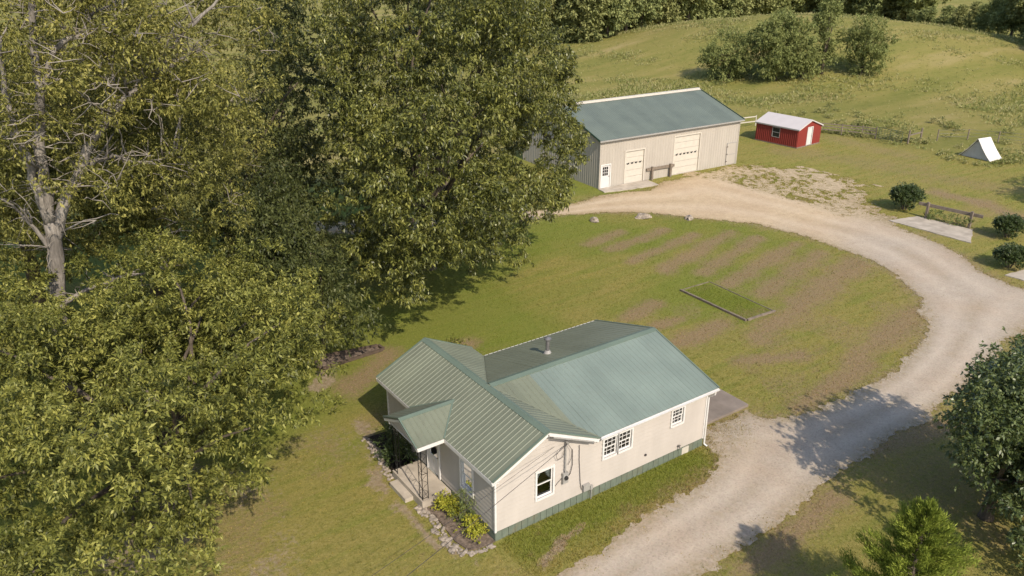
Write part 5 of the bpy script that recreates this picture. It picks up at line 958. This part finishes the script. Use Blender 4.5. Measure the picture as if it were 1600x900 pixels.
for i in range(len(T1L)):
    c = Vector(T1L[i][:3]) - B0; a = rnd.choice(sorted(allp, key=lambda q: (q - c).length + (1.5 if q.z > c.z else 0))[:9])
    if (a - c).length < 3.6: limb(mb, a, c, .045, .012, rnd, 5)
mb.build('trunk', M['bark_pale'], t, True)
for k in range(420):
    a = rnd.choice(allp) if rnd.random() < .3 else Vector(rnd.choice(T1L)[:3]) - B0 + Vector((rnd.gauss(0, .7), rnd.gauss(0, .7), rnd.gauss(.2, .6)))
    for j in range(3):
        d = Vector((rnd.gauss(0, 1), rnd.gauss(0, 1), rnd.gauss(.2, .7))).normalized() * rnd.uniform(.4, 1.1); b = a + d * .5 + Vector((rnd.gauss(0, .1), rnd.gauss(0, .1), .05))
        tw.tube([a, b, a + d + Vector((0, 0, rnd.uniform(-.2, .2)))], [.02, .014, .006], 4, False)
tw.build('dead_twigs', M['twig'], t)
link('crown', quads_mesh('crown', np.concatenate([foliage(5, [(a, b, c, r * .9) for a, b, c, r in T1L], 8.2, 9, 8, .15, .05, .3, .2, .3, fill=.5), inner(53, T1L, 4)]) - np.array(B0), M['leaf_tall']), t)
make_tree('broad_pecan', 'broad low leafy tree filling the lower left corner of the picture', 'tree', (-9.2, 7.6), T3L, np.concatenate([foliage(7, [(a, b, c, r * .84) for a, b, c, r in T3L], 8.5, 13, 9, .155, .052, .2, .13, .24, .7), inner(52, T3L, 5)]), 'leaf_pecan', 'bark_dark', .33, 3.0, 9, 30)
# trees standing behind the tall pecan
bl, bc = None, None
rgb_ = np.random.default_rng(401); bl = []
for i in range(60):
    v = rgb_.normal(size=3); v /= np.linalg.norm(v); q = rgb_.uniform(.45, 1); bl.append((v[0] * q * 4.6, v[1] * q * 4.6, 7.6 + v[2] * q * 6.4, rgb_.uniform(1.1, 1.9)))
bc = quads_mesh('crown', foliage(402, bl, 5, 9, 7, .24, .085, .4, .22, .35), M['leaf_tall'])
bt = MB(); rb = random.Random(5); bt.tube([(0, 0, -.3), (0, 0, 3), (.2, .1, 9)], [.4, .3, .1], 9)
for l in bl[:14]: limb(bt, (0, 0, rb.uniform(2.5, 6)), l[:3], .1, .02, rb)
bt = bt.mesh('trunk', M['bark_dark'], True)
for lb, x, y, sc, rz in (('leafy tree behind the forked trunk at the left edge of the picture', -17.5, 29, 1.1, 0), ('leafy tree showing between the bare limbs of the tall pecan', -10.5, 33, 1.15, 2), ('leafy tree behind the right-hand limbs of the tall pecan', -4.5, 30, 1.1, 4), ('leafy tree in the far left corner behind the broad pecan', -22, 21, .9, 1)):
    tt_ = thing('backdrop_tree', lb, 'tree', (x, y, 0), rz, 'trees behind the tall pecan'); tt_.scale = (sc, sc, sc); link('trunk', bt, tt_); link('crown', bc, tt_)
# right-hand shade tree
make_tree('shade_tree', 'dark glossy leafy tree at the right edge throwing shade across the drive', 'tree', (15.7, -9.3), RTL, foliage(12, RTL, 18, 8, 8, .15, .075, .3, .17, .25), 'leaf_right', 'bark_dark', .22, 1.8, 13, 16)
UN = [(14.5, -12.2, .9, .8), (15.6, -11.6, 1.0, .9), (13.4, -12.4, .8, .7), (16.8, -11.4, 1.1, .9), (12.4, -12.9, .7, .6), (17.8, -10.9, 1.0, .8)]
make_tree('undergrowth_bush', 'low tangled bush in the shade under the glossy tree', 'bush', (15.2, -11.9), UN, foliage(15, UN, 28, 7, 7, .13, .06, .2, .15, .25), 'leaf_right', 'bark_dark', .05, .5, 16, 6)
OFF = [(62 + 4 * math.cos(a) * .7, 2.6 + 3.4 * math.sin(a) * .7, 4.5 + 2 * math.sin(a * 2.3), 1.9) for a in np.arange(0, 6.2, .45)]
make_tree('field_oak', 'round tree beyond the right edge casting a shadow on the back lawn', 'tree', (62, 2.6), OFF, foliage(17, OFF, 7, 6, 6, .3, .12, .3), 'leaf_right', 'bark_dark', .3, 2.5, 18, 10)

# young cedar
def cedar(base, H, Rb):
    rng = np.random.default_rng(31); t = thing('cedar_tree', 'young yellow-green cedar with feathery pointed top at the bottom right', 'tree', (*base, 0))
    V = []; mb = MB(); mb.tube([(0, 0, -.2), (0, 0, H * .5), (.03, .02, H * .97)], [.13, .08, .015], 8)
    nb = 150
    for i in range(nb):
        f = (i + .5) / nb; z = .25 + (H - .35) * f ** .85; r = Rb * (1 - f) ** .8 * rng.uniform(.5, 1.3) + .06; a = i * 2.399 + rng.normal(0, .2)
        d = np.array([math.cos(a), math.sin(a), 0.0]); e = d * r + np.array([0, 0, .28 * r + .28])
        p0 = np.array([0, 0, z - .12]); mb.tube([p0, p0 + e * .5 + [0, 0, -.03], p0 + e], [.016, .010, .004], 4, False)
        n = int(70 + 400 * r); s = rng.uniform(.2, 1.2, n) ** .8
        c = p0 + e * s[:, None] + rng.normal(0, .03 + .035 * r, (n, 3)); ax = unit(e[None, :] / np.linalg.norm(e) * .8 + rng.normal(0, .42, (n, 3)) + np.array([0, 0, .45]))
        V.append(leaf_quads(rng, c, ax, .135, .021, .9, -.05))
    mb.build('trunk', M['bark_dark'], t); link('crown', quads_mesh('crown', np.concatenate(V), M['leaf_cedar']), t)
cedar((7.0, -11.0), 5.5, 1.8)

# ---------------------------------------------------------------- clump of trees in the pasture
def small_crown(seed, n, rx, rz, z0, r, k, m, q, ln, wd, mat, droop=.3, taper=0):
    rng = np.random.default_rng(seed); lob = []
    for i in range(n):
        v = rng.normal(size=3); v /= np.linalg.norm(v); s = rng.uniform(.35, 1) ** .6; zz = z0 + rz * (1 + v[2] * s); kx = 1 - taper * (zz - z0) / (2 * rz)
        lob.append((v[0] * s * rx * kx, v[1] * s * rx * kx, zz, r * rng.uniform(.7, 1.25)))
    return lob, quads_mesh('crown', foliage(seed + 1, lob, k, m, q, ln, wd, droop, .3, .5), mat)
def trunk_mesh(lob, r0, fork, seed, bk='bark_dark', nl=8):
    rnd = random.Random(seed); mb = MB(); mb.tube([(0, 0, -.6), (0, 0, fork), (0, 0, max(l[2] for l in lob) * .8)], [r0 * 1.4, r0, .05], 8)
    for l in lob[:nl]: limb(mb, (0, 0, fork * rnd.uniform(.7, 1.6)), l[:3], r0 * .4, .03, rnd, 4)
    return mb.mesh('trunk', M[bk], True)
def put_tree(name, label, cat, x, y, crown_me, trunk_me, sc=(1, 1, 1), rz=0, group=None):
    t = thing(name, label, cat, (x, y, float(terrain(np.array([x]), np.array([y]))[0])), rz, group); t.scale = sc
    link('trunk', trunk_me, t); link('crown', crown_me, t); return t
for i, (lb, x, y, n, rx, rz, z0, r, taper) in enumerate((
    ('low rounded willow at the left end of the pasture clump', 84.0, 63.8, 26, 3.3, 2.6, .6, 1.3, .2),
    ('largest spreading tree in the middle of the pasture clump', 88.3, 58.8, 46, 4.0, 4.4, .5, 1.5, .25),
    ('low bushy tree joining the big one to the slender one in the pasture clump', 91.4, 56.5, 14, 2.0, 1.5, .5, 1.1, .1),
    ('tall slender tree rising right of the biggest in the pasture clump', 95.2, 56.0, 20, 1.7, 4.8, 1.0, 1.15, .45),
    ('loose leaning tree at the right end of the pasture clump', 99.2, 52.2, 26, 3.0, 3.5, .6, 1.25, .35))):
    lob, cm = small_crown(200 + 7 * i, n, rx, rz, z0, r, 8, 7, 6, .34, .13, M['leaf_clump'])
    put_tree('pasture_tree', lb, 'tree', x, y, cm, trunk_mesh(lob, .22, 2.2, i), group='clump of trees in the pasture')

# ---------------------------------------------------------------- far wood
FV = []
for i in range(5):
    lob, cm = small_crown(300 + 9 * i, 34, 4.0, 6.6, 1.2, 1.7, 7, 5, 5, .62, .3, M['leaf_far'] if i % 2 == 0 else M['leaf_far2'], droop=.1, taper=.45 if i != 3 else .8)
    FV.append((cm, trunk_mesh(lob, .25, 3, 40 + i)))
rnd = random.Random(77)
for k, (x, y, hh) in enumerate(FOREST):
    cm, tm = FV[k % 5]; s = hh / 14.5
    put_tree('woodland_tree', 'leafy tree in the dense wood closing off the pasture behind the barn', 'tree', x, y, cm, tm, (s * rnd.uniform(.85, 1.2), s * rnd.uniform(.85, 1.2), s), rnd.uniform(0, 6.3), 'trees of the far wood')
for k, (x, y, hh) in enumerate(FOREST2):
    cm, tm = FV[(k * 2) % 5]; s = hh / 16.5
    put_tree('hedgerow_tree', 'dark tree in the hedgerow along the right shoulder of the hill', 'tree', x, y, cm, tm, (s * rnd.uniform(1, 1.4), s * rnd.uniform(1, 1.4), s), rnd.uniform(0, 6.3), 'hedgerow trees on the hill')

# ---------------------------------------------------------------- clipped bushes
lob = []
rg2 = np.random.default_rng(55)
for i in range(46):
    v = rg2.normal(size=3); v[2] = abs(v[2]) if i > 8 else v[2] * .3; v /= np.linalg.norm(v); sj = rg2.uniform(.78, 1.14); lob.append((v[0] * .76 * sj, v[1] * .76 * sj, .8 + v[2] * .7 * sj, rg2.uniform(.32, .5)))
bush_me = quads_mesh('crown', foliage(56, lob, 60, 6, 6, .12, .06, .1, .09, .12), M['leaf_bush'])
bm_ = MB()
for i in range(6): a = i * 1.05; bm_.tube([(.1 * math.cos(a), .1 * math.sin(a), -.1), (.45 * math.cos(a), .45 * math.sin(a), .9)], [.04, .015], 6)
stem_me = bm_.mesh('stem', M['bark_dark'])
for lb, x, y, s in (('large round clipped bush at the left end of the timber crossbar', 48.3, 13.9, (1.13, 1.13, 1.12)), ('round clipped bush on the lawn just right of the timber crossbar', 48.2, 5.9, (.98, .98, .92)), ('lowest round clipped bush beside the drive at the right edge', 42.3, 2.9, (.95, .95, .86))):
    t = thing('round_bush', lb, 'bush', (x, y, 0), x, 'clipped round bushes'); t.scale = s; link('stem', stem_me, t); link('foliage', bush_me, t)
def shrub(name, label, x, y, lobes, mat, k, ln, wd, spread=.1, z=0.0, q=6, droop=.0, up=.4):
    t = thing(name, label, 'shrub', (x, y, z)); mb = MB()
    for l in lobes: mb.tube([(0, 0, -.05), (l[0] * .6, l[1] * .6, l[2] * .5), l[:3]], [.025, .015, .006], 5)
    mb.build('stem', M['bark_dark'], t); link('foliage', quads_mesh('foliage', foliage(int(x * 10 + y * 7) % 97 + 60, lobes, k, 6, q, ln, wd, droop, spread, .18, up=up), M[mat]), t); return t
shrub('rail_plants', 'leafy plants growing along the foot of the timber crossbar', 47.75, 10.1, [(-.15, 1.0, .35, .4), (-.05, .6, .4, .35), (.05, .1, .25, .35), (.1, -.4, .3, .38), (.15, -.9, .2, .3), (.2, -1.35, .3, .33), (-.2, 1.35, .3, .3)], 'leaf_soft', 40, .16, .06)
shrub('dark_shrub', 'dark evergreen shrub growing against the porch in the left flower bed', -.62, 6.35, [(0, 0, .7, .5), (.05, .1, 1.3, .36), (-.1, -.3, .6, .45), (0, .5, .6, .42), (-.15, .1, .35, .5), (.05, -.6, .4, .35), (0, .1, 1.65, .2)], 'leaf_bush', 60, .12, .05)
shrub('lime_shrub', 'yellow-green shrub next to the porch slab in the front flower bed', -.5, 2.35, [(0, 0, .28, .3), (.1, -.38, .25, .25), (-.05, .35, .26, .24), (0, -.18, .45, .2), (.05, .22, .45, .2)], 'leaf_lime', 130, .10, .055)
shrub('lime_shrub', 'yellow-green shrub by the house corner in the front flower bed', -.42, .75, [(0, 0, .25, .26), (.05, .3, .22, .22), (-.05, -.22, .2, .2), (0, .1, .4, .18)], 'leaf_lime', 130, .10, .055)
shrub('feathery_shrub', 'tall soft green feathery shrub below the front window', -.4, 1.45, [(0, 0, .6, .26), (.05, -.05, 1.0, .24), (0, .15, .3, .35), (.1, 0, 1.25, .1)], 'leaf_soft', 90, .14, .02, .1)
# small weeds by the left lawn and the twig sapling behind the house
shrub('weed_clump', 'small green weed on the bare lawn left of the farmhouse', -1.2, 11.6, [(0, 0, .15, .25), (.3, .1, .12, .2)], 'leaf_pecan', 60, .12, .05)
shrub('sapling', 'thin leaning sapling on the lawn behind the farmhouse', 6.3, 13.6, [(0, 0, .4, .15), (.15, -.35, .6, .16), (.3, -.6, .45, .2)], 'leaf_pecan', 40, .14, .05)

# ---------------------------------------------------------------- flower beds edged with stones
def flower_bed(label, poly, pts, mat, seed):
    t = thing('flower_bed', label, 'flower bed', (pts[0][0], pts[0][1], 0)); ox, oy = pts[0]; rnd = random.Random(seed)
    MB().prism([(x - ox, y - oy, -.03) for x, y in poly], (0, 0, .085)).build('soil', mat, t)
    for a, b in zip(pts[:-1], pts[1:]):
        a, b = Vector((*a, 0)), Vector((*b, 0)); n = max(1, round((b - a).length / .15))
        for i in range(n):
            for row in range(3 if rnd.random() < .3 else 2):
                q = a.lerp(b, (i + rnd.uniform(.2, .8)) / n) + Vector((rnd.uniform(-.05, .05) - row * .12, rnd.uniform(-.05, .05), 0)); s = rnd.uniform(.045, .115)
                o = link('stone', RM[rnd.randrange(6)], t); o.location = (q.x - ox, q.y - oy, s * .35); o.scale = (s * rnd.uniform(.8, 1.7), s * rnd.uniform(.8, 1.5), s * .65); o.rotation_euler = (0, 0, rnd.uniform(0, 6))
flower_bed('stone-edged flower bed of brown soil along the front wall below the window', [(-.03, -.02), (-.03, 3.0), (-1.15, 3.1), (-1.1, 2.0), (-1.2, .8), (-1.05, .15), (-.75, .0)], [(-1.2, 3.3), (-1.22, 2.01), (-1.36, .78), (-1.25, .14), (-.83, -.12), (-.1, -.2)], M['soil'], 3)
flower_bed('stone-edged bed of black mulch left of the porch', [(-.03, 5.5), (-.03, 8.55), (-.85, 8.6), (-.8, 7.7), (-1.05, 6.5), (-1.1, 5.5)], [(-.89, 8.65), (-.9, 7.69), (-1.15, 6.5), (-1.3, 5.4)], M['darkmulch'], 4)
# timber edging and leaf litter under the small tree
tl = thing('timber_edging', 'low rotting timbers around leaf litter under the small dark tree', 'garden bed', (.4, 15.9, 0))
for a, b in (((-.6, .9), (2.9, .2)), ((-.5, -.5), (2.9, -.35)), ((2.95, .2), (3.0, -.3)), ((-.6, .8), (-.6, -.4))): MB().bar((*a, .08), (*b, .1), .12, .14).build('timber', M['darkwood'], tl)
MB().prism([(-.5, .8, 0), (-.5, -.4, 0), (2.85, -.28, 0), (2.85, .15, 0)], (0, 0, .06)).build('leaf_litter', M['soil'], tl)

# ---------------------------------------------------------------- rough pasture growth
def tufts(seed, n, x0, x1, y0, y1, hgt, wd, q):
    rng = np.random.default_rng(seed); x = rng.uniform(x0, x1, n); y = rng.uniform(y0, y1, n)
    fe = ground_masks(x, y)[2]; cl = fbm(x, y, .12, 91, 3)
    k = (fe > .6) & (rng.random(n) < .1 + .5 * smooth(.42, .66, cl)) & ~((x > 31) & (x < 49.5) & (y > 30) & (y < 45)) & ~((x > 68.7) & (x < 70.9) & (y > 17.4) & (y < 21.2)); x, y, cl = x[k], y[k], cl[k]
    c = np.stack([x, y, terrain(x, y) - .03], 1); c = np.repeat(c, q, 0); sc = np.repeat(.5 + 1.3 * (cl - .42) / .3, q)[:, None]
    c[:, :2] += rng.normal(0, .14, (len(c), 2)); a = unit(rng.normal(0, .8, c.shape) + np.array([0, 0, .7]))
    return leaf_quads(rng, c, a, hgt * np.clip(sc, .5, 1.8), wd, 1.0, .1)
TV = np.concatenate([tufts(1, 74000, 50, 165, 12, 128, .4, .11, 4), tufts(2, 9000, 15, 70, 44, 110, .4, .12, 5)])
tag(link('pasture_grass', quads_mesh('pasture_grass', TV, M['weed'])), 'long rough grass and weeds of the pasture', 'grass', kind='stuff')
rg3 = np.random.default_rng(8); WL = []
for k in range(60): WL.append((rg3.uniform(63, 84), rg3.uniform(10, 44), .15, rg3.uniform(.35, .8)))
WL = [l for l in WL if ground_masks(np.array([l[0]]), np.array([l[1]]))[2][0] > .5 and not (68.2 < l[0] < 71.4 and 16.8 < l[1] < 21.8)]
WL += [(69.2 + 2.6 * math.cos(a), 19.3 + 2.8 * math.sin(a), .05, .45) for a in np.arange(2.0, 5.6, .3)]
for k in range(46): f = k / 46; WL.append((66.6 + 5 * f + rg3.normal(0, .4), 36.5 - 11 * f + rg3.normal(0, .4), .12, rg3.uniform(.18, .34)))
tag(link('fence_weeds', quads_mesh('fence_weeds', foliage(90, WL, 30, 5, 5, .22, .09, -.1, .12, .2, .6), M['weed'])), 'leafy weeds crowding the pasture fence line', 'weeds', kind='stuff')
